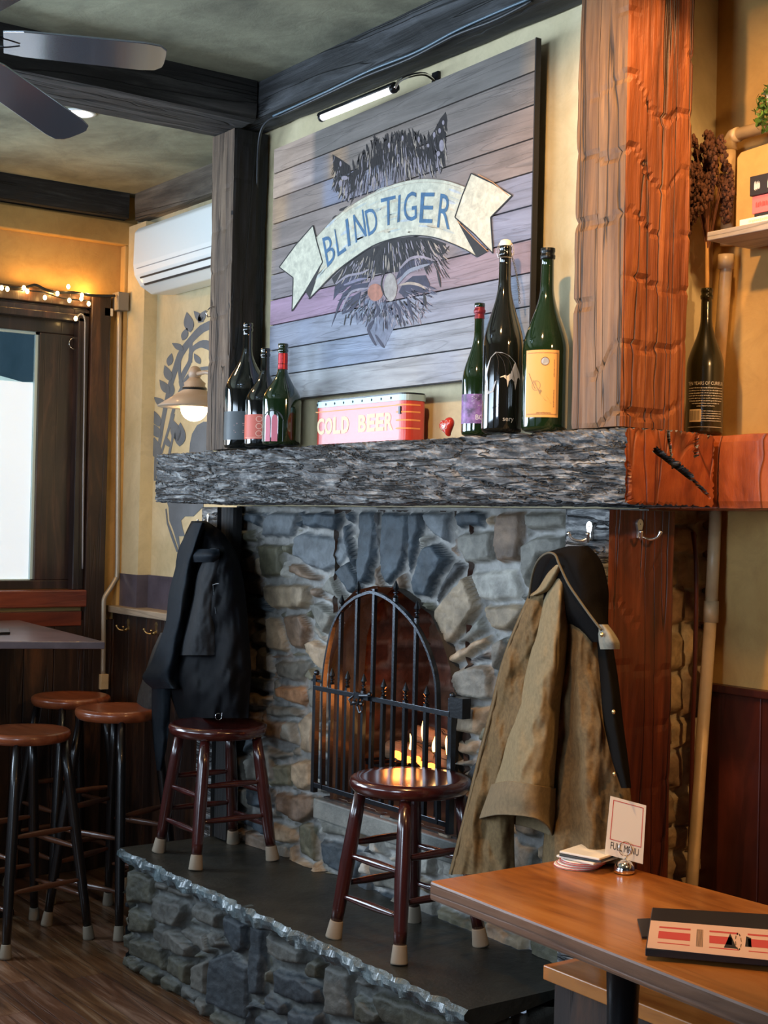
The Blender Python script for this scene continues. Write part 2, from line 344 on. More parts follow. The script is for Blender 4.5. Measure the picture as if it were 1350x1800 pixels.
# ------------------------------------------------------------------ beams
def beam(x0, x1, y0, y1, z0, z1, axis, step=.02, amp=.004, big=.008, seed=0, rad=.012, capd=.0015, gouge=0, tex=(14, 1.2), craggy=0, cuts=()):
    """rough hewn timber: ring loft with carved noise; axis is the long one"""
    ax = 'XYZ'.index(axis); lo = [x0, y0, z0]; hi = [x1, y1, z1]; oa = [i for i in range(3) if i != ax]
    u0, u1 = lo[oa[0]], hi[oa[0]]; v0, v1 = lo[oa[1]], hi[oa[1]]
    nu = max(3, int((u1-u0)/step)); nv = max(3, int((v1-v0)/step)); ring = []
    for i in range(nu): ring.append((u0+(u1-u0)*i/nu, v0))
    for i in range(nv): ring.append((u1, v0+(v1-v0)*i/nv))
    for i in range(nu): ring.append((u1-(u1-u0)*i/nu, v1))
    for i in range(nv): ring.append((u0, v1-(v1-v0)*i/nv))
    ring = np.array(ring); cu, cv = (u0+u1)/2, (v0+v1)/2
    # round corners
    ins = np.clip(ring, [u0+rad, v0+rad], [u1-rad, v1-rad]); d = ring-ins; ln = np.maximum(np.linalg.norm(d, axis=1), 1e-9)[:, None]
    ring = np.where(ln > rad, ins + d/ln*rad, ring)
    nl = max(4, int((hi[ax]-lo[ax])/(step*1.3))); a = np.linspace(lo[ax], hi[ax], nl+1); n = len(ring)
    AA = np.repeat(a, n); UU = np.tile(ring[:, 0], nl+1); VV = np.tile(ring[:, 1], nl+1)
    nx = np.clip((UU-cu)/((u1-u0)/2), -1, 1); ny = np.clip((VV-cv)/((v1-v0)/2), -1, 1)
    px = np.sign(nx)*np.abs(nx)**8; py = np.sign(ny)*np.abs(ny)**8
    k, al = tex
    f = -np.abs(fbm(AA*al*2.2+seed, UU*k*1.6, VV*k*1.6, 4, .6))*amp*2.2 + fbm(AA*al+seed*3, UU*3+4, VV*3, 3)*big
    if craggy:
        q = VV+AA*.16+fbm(AA*3, VV*6, 4, 3)*.03; q2 = UU+AA*.1
        r1 = 1-np.abs(fbm(AA*9, q*95, q2*60, 4, .6))*3.2; r2 = np.clip(.06-np.abs(vnoise(AA*2.2+3, q*26, q2*9)), 0, .06)/.06
        f = f*.6 - np.clip(r1, 0, 1)**1.5*.0055 - r2*.010
    if gouge:
        f = f - gouge*np.clip(np.sin((AA+fbm(AA*2+seed, UU*9, VV*9, 2)*.09)*2*math.pi/.155)-.90, 0, 1)*10*np.clip(vnoise(AA*5+seed, UU*12, VV*12)+.5, 0, 1)
    P = np.zeros((len(AA), 3)); P[:, ax] = AA; P[:, oa[0]] = UU+px*f; P[:, oa[1]] = VV+py*f
    m = MB(); m.grid([[tuple(P[i*n+j]) for j in range(n)] for i in range(nl+1)], close=True)
    for e, sgn in ((0, -1), (nl, 1)):
        rows = []
        for s in np.linspace(1, 0.02, max(3, int((v1-v0)/2/step))):
            rr = []
            for j in range(n):
                p = P[e*n+j].copy(); p[oa[0]] = cu+(p[oa[0]]-cu)*s; p[oa[1]] = cv+(p[oa[1]]-cv)*s
                if s < .99:
                    p[ax] += sgn*(float(fbm(p[oa[0]]*9, p[oa[1]]*9, seed+e, 3))*capd + .004*(1-s)*(capd > .005))
                for c0, c1, w_, dp in cuts:
                    if sgn > 0 and s < .98:
                        e_ = c1-c0; tt = max(0, min(1, ((p[1]-c0.y)*e_.y+(p[2]-c0.z)*e_.z)/(e_.y**2+e_.z**2))); dd = math.hypot(p[1]-c0.y-tt*e_.y, p[2]-c0.z-tt*e_.z)
                        if dd < w_: p[0] -= dp*(1-(dd/w_)**2)
                rr.append(tuple(p))
            rows.append(rr)
        m.grid(rows, close=True)
    return m
WT = 3.13; WALLX = -6.15; WY = 2.92; CHY = 2.57; STY = 2.68
# floor: boards running along X, each with its own tint
m = MB(); w = .125; y = -2.2
while y < 3.0:
    x = -6.3 - random.random()
    while x < 1.8:
        l = random.uniform(1.2, 2.6); t = random.uniform(.72, 1.2); m.box(max(x,-6.3), min(x+l-.002, 1.8), y, y+w-.003, -.02, 0, col=(t, t*random.uniform(.93,1.02), t*random.uniform(.88,1.05), 1)); x += l
    y += w
struct(m.build('floor', M['floor']))
struct(MB().box(-6.3, 1.8, -2.2, 3.05, WT, WT+.05).build('ceiling', M['ceiling']))
struct(MB().box(-2.66, 1.7, WY, WY+.1, 0, WT).build('wall_back', M['plaster_g']))
struct(MB().box(WALLX, WALLX+1.43, WY, WY+.1, 0, WT).build('wall_back_left', M['plaster']))
# window wall on the far left with the window opening
wy1 = onX(138, 600, WALLX).y; wtop = onX(100, 556, WALLX).z; wbot = onX(100, 1036, WALLX).z
m = MB(); m.box(WALLX-.12, WALLX, wy1, 3.0, 0, WT); m.box(WALLX-.12, WALLX, 1.3, wy1, 0, wbot); m.box(WALLX-.12, WALLX, 1.3, wy1, wtop, WT); m.box(WALLX-.12, WALLX, 1.05, 1.3, 0, WT); m.box(WALLX-.12, WALLX, -2.2, -1.35, 0, WT); m.box(WALLX-.12, WALLX, -1.35, 1.05, 0, 1.25); m.box(WALLX-.12, WALLX, -1.35, 1.05, 2.55, WT)
struct(m.build('wall_left', M['plaster_g']))
# street-side wall behind the camera with two daylight windows
m = MB(); m.box(-6.3, 1.8, -2.1, -2.0, 0, .8); m.box(-6.3, 1.8, -2.1, -2.0, 2.65, WT)
for a, b in ((-6.3, -5.3), (-2.9, -2.3), (.1, 1.8)): m.box(a, b, -2.1, -2.0, .8, 2.65)
struct(m.build('wall_front', M['wains']))
struct(MB().box(1.7, 1.8, -2.0, 3.0, 0, WT).build('wall_right', M['wains']))
for i, (a, b) in enumerate(((-5.3, -2.9), (-2.3, .1))):
    m = MB()
    for k in range(5):
        x = a+(b-a)*k/4; m.box(x-.025, x+.025, -2.08, -2.02, .8, 2.65)
    for z in (.8, 1.7, 2.62): m.box(a, b, -2.08, -2.02, z, z+.04)
    o = struct(m.build('window_%d' % (i+2), M['dark_wood']))
m = MB()
for k in range(4):
    y = -1.35+2.4*k/3; m.box(WALLX-.02, WALLX+.04, y-.03, y+.03, 1.25, 2.55)
for z in (1.25, 2.52): m.box(WALLX-.02, WALLX+.04, -1.35, 1.05, z, z+.04)
struct(m.build('window_4', M['dark_wood']))
# upper chimney breast (plaster) and stone body behind the facing
struct(MB().box(-4.72, -2.6, CHY, WY, EYE+.236, WT).box(-4.72,-2.6,2.66,WY,EYE+.05,EYE+.236).build('wall_chimney', M['plaster']))
# pilaster in the far corner
pf = onY(247, 800, 2.855)
struct(MB().box(WALLX, pf.x, 2.855, WY, 1.3, 2.98).build('trim_1', M['plaster']))
# painted band + wainscot with rail (back left)
RZ = 1.215
struct(MB().box(WALLX, -4.72, 2.905, WY, RZ, RZ+.15).box(WALLX, pf.x+.004, 2.85, WY, RZ, RZ+.15).build('trim_2', M['band']))
m = MB(); x = WALLX
while x < -4.72: m.box(x, min(x+.178, -4.72), 2.84, WY, 0, RZ-.03); x += .18
struct(m.build('trim_3', M['wains'], bevel=.003))
struct(MB().box(WALLX, -4.72, 2.805, WY, RZ-.032, RZ).build('trim_4', M['rail'], bevel=.004))
# wainscot under the window wall
m = MB(); y = -2.0
while y < 2.84: m.box(WALLX, WALLX+.03, y, min(y+.14, 2.84), 0, wbot-.14); y += .142
struct(m.build('trim_5', M['wains'], bevel=.003))
# right wall wainscot
wz = onY(1300, 1208, 2.9).z
m = MB(); x = -2.585
while x < 1.7: m.box(x, x+.198, 2.895, WY, 0, wz-.02); x += .2
m.box(-2.585, 1.7, 2.885, WY, wz-.02, wz)
struct(m.build('trim_6', M['wains_red'], bevel=.003))
# tall dark stud and inset frame on the window wall
ya = onX(150, 700, WALLX).y; yb = onX(184, 700, WALLX).y
struct(MB().box(WALLX, WALLX+.05, ya, yb, 0, onX(165, 520, WALLX).z).box(WALLX, WALLX+.045, -1, yb, onX(165, 545, WALLX).z, onX(165,520,WALLX).z).build('trim_7', M['wains'], bevel=.004))
m = MB()   # shallow box frame around the recessed upper panel
za = onX(200, 432, WALLX).z; yc = onX(212, 432, WALLX).y
m.box(WALLX, WALLX+.05, -1.5, yc+.12, za, 3.0); m.box(WALLX, WALLX+.05, yc, yc+.2, 1.2, za)
struct(m.build('trim_8', M['plaster_g'], bevel=.006))
# window_1: frosted lower film, clear upper part, dark casing
gl = onX(72, 583, WALLX).y; gz1 = onX(72, 583, WALLX).z; gz0 = onX(68, 1020, WALLX).z; fz = onX(68, 672, WALLX).z
win = thing('window_1', None, None, (WALLX, 1.9, gz0)); win['kind'] = 'structure'
m = MB()
for (a, b, c, d) in ((1.3, wy1, gz1, wtop), (1.3, wy1, wbot, gz0), (gl, wy1, gz0, gz1), (1.3, 1.34, gz0, gz1)): m.box(WALLX-.07, WALLX-.01, a, b, c, d)
m.build('window_frame', M['dark_wood'], win, bevel=.004)
m = MB(); 
for k, (o_, p_) in enumerate(((.0, .045), (.045, .03), (.08, .018))):
    m.box(WALLX-.01, WALLX+p_, wy1-.02+o_*.6, wy1+.012+o_*.6, wbot, wtop+o_*.6)
    m.box(WALLX-.01, WALLX+p_, 1.3, wy1+.012+o_*.6, wtop-.02+o_*.6, wtop+.012+o_*.6)
m.build('casing_moulding', M['dark_wood'], win, bevel=.003)
t = .012
m = MB().box(WALLX-.05, WALLX-.03, gl-t, gl, gz0, gz1).box(WALLX-.05, WALLX-.03, 1.3, gl, gz1-t, gz1).box(WALLX-.05, WALLX-.03, 1.3, gl, gz0, gz0+.004)
tag(m.build('glazing_bead', plain('pale_blue_bead', (.55,.75,.78), .4), win), 'pale blue painted glazing bead')
MB().box(WALLX-.045, WALLX-.041, 1.3, gl, gz0, gz1).build('pane', M['pane'], win)
o = MB().box(WALLX-.055, WALLX-.05, 1.3, gl, gz0, fz).build('frosted_film', M['frost'], win)
# shelf-like arch of snow bright curtain top: a shallow curved edge
m = MB(); pts = [(gl-t, fz), (gl-t, fz+.004)] + [(gl-t-.05-.35*k/10, fz+.045*math.sin(math.pi*k/20)) for k in range(11)] + [(1.3, fz+.045), (1.3, fz)]
m.prism([(WALLX-.055, y_, z_) for y_, z_ in pts], (.005, 0, 0)); m.build('film_edge', emit('daylit_film_edge', (.55,.78,.85), .5), win)
struct(MB().box(WALLX-1.3, WALLX-1.2, -.5, 4.0, 0, 3.6).build('exterior_wall', M['ext']))
zs = onX(100, 1066, WALLX).z
MB().box(WALLX-.01, WALLX+.07, 1.2, onX(142, 1050, WALLX).y, zs, wbot).build('window_sill', M['red_wood'], win, bevel=.006)
MB().box(WALLX, WALLX+.035, 1.2, onX(138, 1090, WALLX).y, onX(100,1100,WALLX).z, zs-.02).build('apron', M['red_wood'], win, bevel=.004)
# ------------------------------------------------------------------ timbers
tag(beam(-4.50, -4.22, -2.0, 2.44, 2.99, WT+.01, 'Y', .03, .006, .006, 3).build('ceiling_beam', M['beam'], smooth=False), 'dark rough ceiling beam crossing above the black fan', 'beam')
tag(beam(-4.49, -1.6, 2.445, 2.565, 3.0, WT+.01, 'X', .025, .006, .004, 9).build('ceiling_beam', M['beam_x']), 'dark timber along the ceiling above the painted plank sign', 'beam')
tag(beam(WALLX+.0, -6.07, -2.0, 2.84, 3.01, WT+.01, 'Y', .03, .004, .003, 5).build('ceiling_beam', M['beam']), 'dark beam along the ceiling above the string lights', 'beam')
tag(beam(-6.06, -4.73, 2.86, WY+.01, 3.0, WT+.01, 'X', .03, .004, .003, 7).build('ceiling_beam', wood('grey_brown_timber', (.03,.025,.02), (.15,.125,.10), (.3,.26,.2), 'X', 10, 60, .004, .7, crack=.6)), 'grey brown ceiling beam above the air conditioner', 'beam')
MZ0, MZ1 = EYE+.052, EYE+.233
def split_build(name, mb, test, matA, matB):
    o = mb.build(name, matA, None); me = o.data; me.materials.append(matB)
    for p in me.polygons:
        if test(p): p.material_index = 1
    return o
mb = beam(-4.72, -2.331, 2.335, 2.64, MZ0, MZ1, 'X', .0052, .0055, .007, 21, rad=.010, capd=.006, tex=(16, 3.0), craggy=1, cuts=[(onX(a, b, -2.331), onX(c, d, -2.331), w_, dp) for a, b, c, d, w_, dp in ((1152,793,1212,838,.008,.030),(1174,752,1178,800,.004,.015),(1212,838,1245,872,.004,.012),(1098,760,1105,885,.006,.008),(1225,755,1222,800,.004,.012))])
o = split_build('mantel', mb, lambda p: p.normal.x > .6 and p.center.x > 1.15, M['mantel'], M['mantel_end'])
tag(o, 'thick weathered grey oak mantel beam with orange sawn end', 'mantel')
tag(beam(-2.58, .9, 2.66, 2.905, MZ0-.003, MZ1, 'X', .02, .003, .003, 31, tex=(6, 3)).build('wall_beam', M['mantel_end']), 'orange timber ledge continuing right along the wall', 'beam')
SHADED = wood('shaded_black_timber', (.002,.002,.002), (.010,.009,.009), (.035,.032,.03), 'Z', 12, 60, .004, .8, crack=.5)  # near-black wood: shade on the left posts' right faces put into the colour
tag(split_build('post', beam(-4.50, -4.34, 2.42, 2.56, MZ1+.009, 2.99, 'Z', .011, .006, .008, 41, gouge=.003, rad=.007), lambda p: p.normal.x > .5, M['post_left'], SHADED), 'rough dark brown post standing on left end of mantel', 'post')
tag(split_build('post', beam(-4.86, -4.73, 2.60, 2.75, 0.004, MZ0-.009, 'Z', .02, .004, .004, 43), lambda p: p.normal.x > .5, M['mantel'], SHADED), 'dark post under left end of mantel behind black jackets', 'post')
tag(beam(-4.722, -4.625, 2.61, 2.655, .436, MZ0-.009, 'Z', .015, .003, .003, 47).build('post', SHADED), 'narrow black strip added as shade at the left edge of the stone chimney', 'post')  # added strip, coloured black in place of the shade beside the coats
mb = beam(-2.609, -2.434, 2.42, 2.655, MZ1+.009, WT, 'Z', .0095, .0045, .005, 51, gouge=.0065, rad=.008)
o = split_build('post', mb, lambda p: p.normal.x > .6, M['post'], M['post_orange'])
tag(o, 'thick hewn post standing on right end of mantel, reddish right face', 'post')
mb = beam(-2.62, -2.462, 2.42, 2.655, 0, MZ0-.009, 'Z', .013, .003, .003, 53, gouge=.003)
o = split_build('post', mb, lambda p: p.normal.x > .6, M['mantel'], wood('dark_red_post_side', (.03,.006,.003), (.16,.035,.012), (.30,.08,.03), 'Z', 12, 70, .003, .45, coat=.1, crack=.8))
me = o.data
tag(o, 'post below right end of mantel with two coat hooks', 'post')
for p in me.polygons:
    pass
# ------------------------------------------------------------------ stone facings as real relief
def poly_sd(px, pz, poly):
    n = len(poly); d = np.full(px.shape, 1e9); ins = np.zeros(px.shape, bool)
    for i in range(n):
        ax, az = poly[i]; bx, bz = poly[(i+1) % n]; ex, ez = bx-ax, bz-az
        t = np.clip(((px-ax)*ex+(pz-az)*ez)/(ex*ex+ez*ez+1e-12), 0, 1)
        d = np.minimum(d, np.hypot(px-ax-t*ex, pz-az-t*ez))
        c = ((az > pz) != (bz > pz)) & (px < (bx-ax)*(pz-az)/(bz-az+1e-12)+ax); ins ^= c
    return np.where(ins, d, -d)
MORTAR = np.array((.30, .29, .27))
def stone_relief(a0, a1, z0, z1, step, polys, fmap, fill, seed, hole=None, depth=.036, mort=MORTAR, gap=.012, rnd=.012):
    na = int((a1-a0)/step)+1; nz = int((z1-z0)/step)+1
    A, ZZ = np.meshgrid(np.linspace(a0, a1, na), np.linspace(z0, z1, nz))
    wa = A+fbm(A*16+seed, ZZ*16, 0, 3)*.010; wz_ = ZZ+fbm(A*16, ZZ*16+seed, 5, 3)*.010
    best = np.full(A.shape, -1e3); H = np.zeros(A.shape); C = np.tile(mort, A.shape+(1,)); dist = np.full(A.shape, -1e3)
    rs = np.random.RandomState(seed)
    def stamp(poly, col, clip=None):
        nonlocal H, C, dist
        xs = [p[0] for p in poly]; zs = [p[1] for p in poly]; mg = .05
        i0 = max(0, int((min(zs)-mg-z0)/step)); i1 = min(nz, int((max(zs)+mg-z0)/step)+2)
        j0 = max(0, int((min(xs)-mg-a0)/step)); j1 = min(na, int((max(xs)+mg-a0)/step)+2)
        if i1 <= i0 or j1 <= j0: return
        sl = (slice(i0, i1), slice(j0, j1)); d = poly_sd(wa[sl], wz_[sl], poly)
        if clip is not None: d = np.minimum(d, -clip[sl]-gap)
        dist[sl] = np.maximum(dist[sl], d)
        k = np.clip(d/rnd, 0, 1); k = k*k*(3-2*k)
        cx, cz = np.mean(xs), np.mean(zs); tx, tz = rs.uniform(-.12, .12, 2); dp = depth*rs.uniform(.65, 1.15)
        h = k*(dp+tx*(A[sl]-cx)+tz*(ZZ[sl]-cz)+fbm(A[sl]*7+cx*7, ZZ[sl]*7, seed+cx*3, 4, .55)*.008
               + np.abs(fbm(A[sl]*26, ZZ[sl]*40+cx*9, 3, 3))*-.006)
        up = h > H[sl]; H[sl] = np.where(up, h, H[sl])
        m = (np.clip(d/.004, 0, 1))[..., None]; v = (1+fbm(A[sl]*13+cx*5, ZZ[sl]*22, 8, 4)*.55)[..., None]
        C[sl] = C[sl]*(1-m)+m*np.array(col)*v
    for poly, col in polys: stamp(poly, col)
    clip = dist.copy()
    for poly, col in fill: stamp(poly, col, clip)
    H += fbm(A*60, ZZ*60, 2, 3)*.002 + np.where(dist < 0, fbm(A*20, ZZ*20, 1, 3)*.004, 0)
    keep = np.ones((nz-1, na-1), bool)
    if hole is not None:
        Ac = (A[:-1, :-1]+A[1:, 1:])/2; Zc = (ZZ[:-1, :-1]+ZZ[1:, 1:])/2; keep = ~hole(Ac, Zc)
    m = MB(); V = [fmap(a, z, h) for a, z, h in zip(A.ravel(), ZZ.ravel(), H.ravel())]
    idx = np.arange(na*nz).reshape(nz, na); F = []
    for i, j in zip(*np.nonzero(keep)): F.append((idx[i, j], idx[i, j+1], idx[i+1, j+1], idx[i+1, j]))
    m.v = [tuple(v) for v in V]; m.f = [tuple(int(q) for q in f) for f in F]
    m.c = [(c[0], c[1], c[2], 1) for c in np.clip(C, 0, 1).reshape(-1, 3)]
    return m
def rowfill(a0, a1, z0, z1, seed, pal, hmin=.06, hmax=.13, wmin=.09, wmax=.24, gap=.012):
    rs = np.random.RandomState(seed); out = []; z = z0
    while z < z1:
        h = rs.uniform(hmin, hmax); a = a0-rs.uniform(0, .1)
        while a < a1:
            w = rs.uniform(wmin, wmax); j = lambda: rs.uniform(-.012, .012)
            if rs.rand() < .3 and h > .09:
                s = rs.uniform(.4, .6)*h
                for q0, q1 in ((z, z+s-gap), (z+s, z+h-gap)): out.append(([(a+j(), q0+j()*.4), (a+w-gap+j(), q0+j()*.4), (a+w-gap+j(), q1+j()*.4), (a+j(), q1+j()*.4)], pal[rs.randint(len(pal))]))
            else: out.append(([(a+j(), z+j()), (a+w*.5, z+j()), (a+w-gap+j(), z+j()), (a+w-gap+j(), z+h-gap+j()), (a+w*.5, z+h-gap+j()), (a+j(), z+h-gap+j())], pal[rs.randint(len(pal))]))
            a += w
        z += h
    return out
BL = (.13,.145,.155); SL = (.048,.065,.08); GR = (.19,.18,.15); LG = (.40,.38,.33); TN = (.34,.255,.165); BR = (.19,.125,.08); OB = (.34,.18,.09); DK = (.045,.045,.045); OL = (.13,.12,.075)
T3 = [
 (BL,[(75,80),(110,45),(215,45),(220,75),(190,150),(70,155)]),(SL,[(245,45),(395,45),(400,75),(380,125),(250,110)]),
 (BL,[(210,150),(240,130),(405,150),(425,190),(390,260),(330,300),(260,270),(205,230)]),(SL,[(420,45),(455,45),(450,100),(425,80)]),
 (SL,[(405,95),(430,90),(460,250),(465,310),(430,230)]),(SL,[(468,45),(530,45),(545,130),(540,240),(510,340),(485,360),(470,250)]),
 (DK,[(537,45),(556,45),(556,120),(550,250),(542,180)]),(SL,[(562,45),(672,45),(670,200),(650,280),(600,345),(590,350),(565,300),(555,190)]),
 (SL,[(685,45),(745,45),(740,110),(700,230),(670,320),(668,300),(682,180)]),(BL,[(750,45),(850,45),(850,175),(800,150),(760,90)]),
 (SL,[(760,180),(800,165),(855,235),(820,300),(760,410),(700,400),(688,340),(730,220)]),(DK,[(870,250),(915,280),(860,340),(790,430),(780,420),(830,320)]),
 (SL,[(872,45),(1000,45),(990,110),(880,120)]),(BR,[(1050,45),(1155,45),(1150,150),(1140,250),(1060,265),(1045,200)]),
 (GR,[(1165,45),(1330,45),(1330,115),(1190,130),(1170,90)]),(GR,[(880,140),(1035,112),(1040,250),(920,275),(880,200)]),
 (GR,[(1150,180),(1200,145),(1330,140),(1330,210),(1230,230),(1185,330),(1180,390),(1150,300)]),(LG,[(940,300),(1120,290),(1145,370),(1135,415),(985,420),(960,370)]),
 (TN,[(1000,435),(1165,430),(1160,470),(1110,550),(1040,545),(1010,490)]),(TN,[(790,450),(850,380),(925,310),(940,330),(970,420),(975,460),(850,605),(835,600),(785,520)]),
 (GR,[(985,480),(1005,540),(930,590),(880,600),(870,590)]),(TN,[(850,640),(950,580),(1015,555),(1018,600),(950,640),(870,685),(848,680)]),
 (DK,[(900,680),(1010,625),(1015,665),(920,682)]),(GR,[(885,700),(1015,685),(1030,740),(1020,830),(980,840),(900,820),(870,760)]),
 (GR,[(1030,590),(1090,560),(1085,620),(1045,720),(1030,680)]),(TN,[(885,865),(1020,850),(1000,920),(975,980),(890,970)]),
 (TN,[(880,990),(970,1000),(955,1060),(890,1050)]),(GR,[(885,1070),(950,1075),(940,1100),(885,1110)]),
 (OL,[(55,185),(150,180),(160,230),(150,310),(70,325)]),(OL,[(163,180),(195,180),(195,230),(168,225)]),(BR,[(180,260),(220,258),(325,320),(300,330),(190,310)]),
 (TN,[(80,345),(270,345),(270,430),(250,455),(130,455),(90,420)]),(GR,[(325,350),(365,305),(400,380),(440,420),(415,430),(325,380)]),
 (SL,[(385,290),(430,240),(470,310),(480,370),(440,390)]),(GR,[(275,430),(310,420),(390,470),(370,520),(330,560),(300,520)]),
 (TN,[(85,485),(130,480),(160,540),(175,620),(165,635),(95,615)]),(BR,[(160,480),(245,470),(265,530),(250,625),(190,620),(170,540)]),
 (GR,[(280,500),(330,575),(380,610),(370,615),(300,580),(275,550)]),(TN,[(255,590),(285,580),(370,625),(350,690),(330,720),(290,680),(260,640)]),
 (GR,[(125,670),(280,665),(260,720),(230,760),(140,740)]),(OB,[(135,765),(245,775),(262,840),(240,865),(165,830),(135,820)]),
 (GR,[(90,850),(200,850),(240,880),(230,900),(100,900)]),(TN,[(215,920),(250,880),(290,890),(285,1060),(230,1050)]),
 (GR,[(20,1050),(80,1020),(190,1050),(190,1075),(60,1080)]),(OL,[(75,1090),(195,1100),(190,1190),(100,1190)]),(TN,[(205,1080),(280,1075),(280,1180),(230,1210),(205,1160)]),
 (BR,[(130,1215),(290,1230),(320,1290),(240,1350),(150,1300)]),(OL,[(335,1235),(560,1290),(560,1340),(340,1290)])]
T5 = [(GR,[(675,265),(790,290),(795,345),(690,330)]),(SL,[(680,345),(790,370),(830,400),(800,500),(690,440)]),(TN,[(805,300),(845,310),(835,380),(805,360)]),
 (GR,[(900,250),(990,270),(990,310),(900,290)]),(LG,[(890,320),(980,340),(980,400),(900,380)]),(GR,[(860,420),(980,460),(960,540),(880,520)]),
 (BR,[(600,180),(680,200),(670,260),(600,280)]),(OL,[(600,290),(665,300),(665,430),(600,400)]),(GR,[(420,60),(520,40),(520,140),(430,150)]),(SL,[(430,160),(510,160),(515,240),(430,240)]),
 (LG,[(1040,400),(1080,400),(1075,480),(1030,470)]),(SL,[(1150,225),(1200,225),(1190,330),(1150,300)])]
def w2(crop, s, x0, y0, Y): return [((lambda p: (p.x, p.z))(onY(x0+cx*s, y0+cy*s, Y))) for cx, cy in crop]
polys = [(w2(p, .42222, 430, 880, STY), c) for c, p in T3]+[(w2(p, .5037, 220, 1300, STY), c) for c, p in T5]
HZ = .43
# firebox opening outline (X,z)
op = [onY(x, y, STY) for x, y in ((588,1390),(586,1300),(584,1200),(590,1120),(605,1065),(632,1038),(665,1030),(700,1032),(735,1058),(765,1080),(785,1125),(800,1175),(806,1210),(808,1300),(812,1430))]
OPN = [(p.x, p.z) for p in op]; zb = .69; OPN[0] = (OPN[0][0], zb); OPN[-1] = (OPN[-1][0], zb)
def hole(A, Z_): return poly_sd(A, Z_, OPN) > .001
fp = thing('fireplace', 'big fieldstone fireplace with arched opening below the mantel', 'fireplace', (-3.7, STY, HZ))
pal = [GR, TN, OL, BR, GR, LG, SL]
fill = rowfill(-4.75, -2.55, HZ-.02, 1.7, 5, pal)
mb = stone_relief(-4.72, -2.6, HZ+.001, MZ0-.003, .0065, polys, lambda a, z, h: (a, STY-h+.02, z), fill, 3, hole)
mb.build('stone_facing', M['stone'], fp, smooth=True)
# side of the chimney, seen beyond the right post
pal2 = [(.50,.36,.20),(.42,.28,.15),(.34,.22,.13)]
fill = rowfill(2.65, 2.95, HZ-.4, 1.75, 9, pal2, .07, .12, .08, .14)
mb = stone_relief(2.68, WY-.005, 0, MZ0-.003, .008, [], lambda a, z, h: (-2.61+h, a, z), fill, 8, None, .03, np.array((.5,.42,.3)))
mb.build('stone_return', M['stone'], fp, smooth=True)
# reveal and brick interior
n = len(OPN); d0, d1 = STY+.01, 3.12
m = MB(); cx = sum(p[0] for p in OPN)/n
rows = []
for k in range(9):
    y = d0+(d1-d0)*k/8; rows.append([(x+(cx-x)*.10*k/8, y, z) for x, z in OPN])
cols = []
g = MB()
for a, b in zip(range(8), range(1, 9)):
    pass
# bricks: relief on left/right/back walls of the firebox
bp = [(.09,.03,.017),(.06,.024,.014),(.10,.04,.022),(.05,.022,.014),(.08,.05,.03)]
xl, xr = min(p[0] for p in OPN), max(p[0] for p in OPN)
def bricks(a0, a1, seed): return rowfill(a0-.05, a1+.05, zb-.02, 1.75, seed, bp, .075, .08, .16, .22, .012)
stone_relief(xl-.02, xr+.02, zb-.01, 1.67, .012, [], lambda a, z, h: (a, 3.10-h, z), bricks(xl, xr, 1), 2, None, .012, np.array((.16,.12,.10)), rnd=.006).build('firebox_back', M['brick'], fp, smooth=True)
stone_relief(STY, 3.12, zb-.01, 1.67, .012, [], lambda a, z, h: (xl-.012+h, a, z), bricks(STY, 3.12, 4), 6, None, .012, np.array((.16,.12,.10)), rnd=.006).build('firebox_side', M['brick'], fp, smooth=True)
stone_relief(STY, 3.12, zb-.01, 1.67, .012, [], lambda a, z, h: (xr+.012-h, a, z), bricks(STY, 3.12, 14), 16, None, .012, np.array((.16,.12,.10)), rnd=.006).build('firebox_side', M['brick'], fp, smooth=True)
MB().box(xl-.03, xr+.03, STY-.005, 3.12, zb-.04, zb).build('firebox_floor', M['firebox'], fp)
MB().box(xl-.03, xr+.03, STY+.02, 3.12, 1.65, 1.67).build('firebox_lintel', M['firebox'], fp)
# arch reveal: thick lip behind the facing
m = MB(); m.grid([[(x, STY-.018, z) for x, z in OPN], [(x, STY+.13, z) for x, z in OPN]])
m.build('arch_reveal', plain('sooty_stone', (.07,.06,.05), .85, bumpd=.006, bscale=30, var=.4), fp, smooth=True)
# slate ledge below the gate
MB().box(xl-.05, xr+.05, 2.645, 2.70, zb-.075, zb-.006).build('ledge_stone', plain('grey_ledge', (.16,.165,.15), .6, bumpd=.004, bscale=40, var=.35), fp, bevel=.006)
MB().box(-4.72, -4.70, 2.68, WY-.005, 0, MZ0-.003).build('chimney_side', M['firebox'], fp)
MB().box(-4.70, xl-.06, 2.90, WY-.002, 0, MZ0-.003).box(xr+.06, -2.62, 2.90, WY-.002, 0, MZ0-.003).build('chimney_back', M['firebox'], fp)
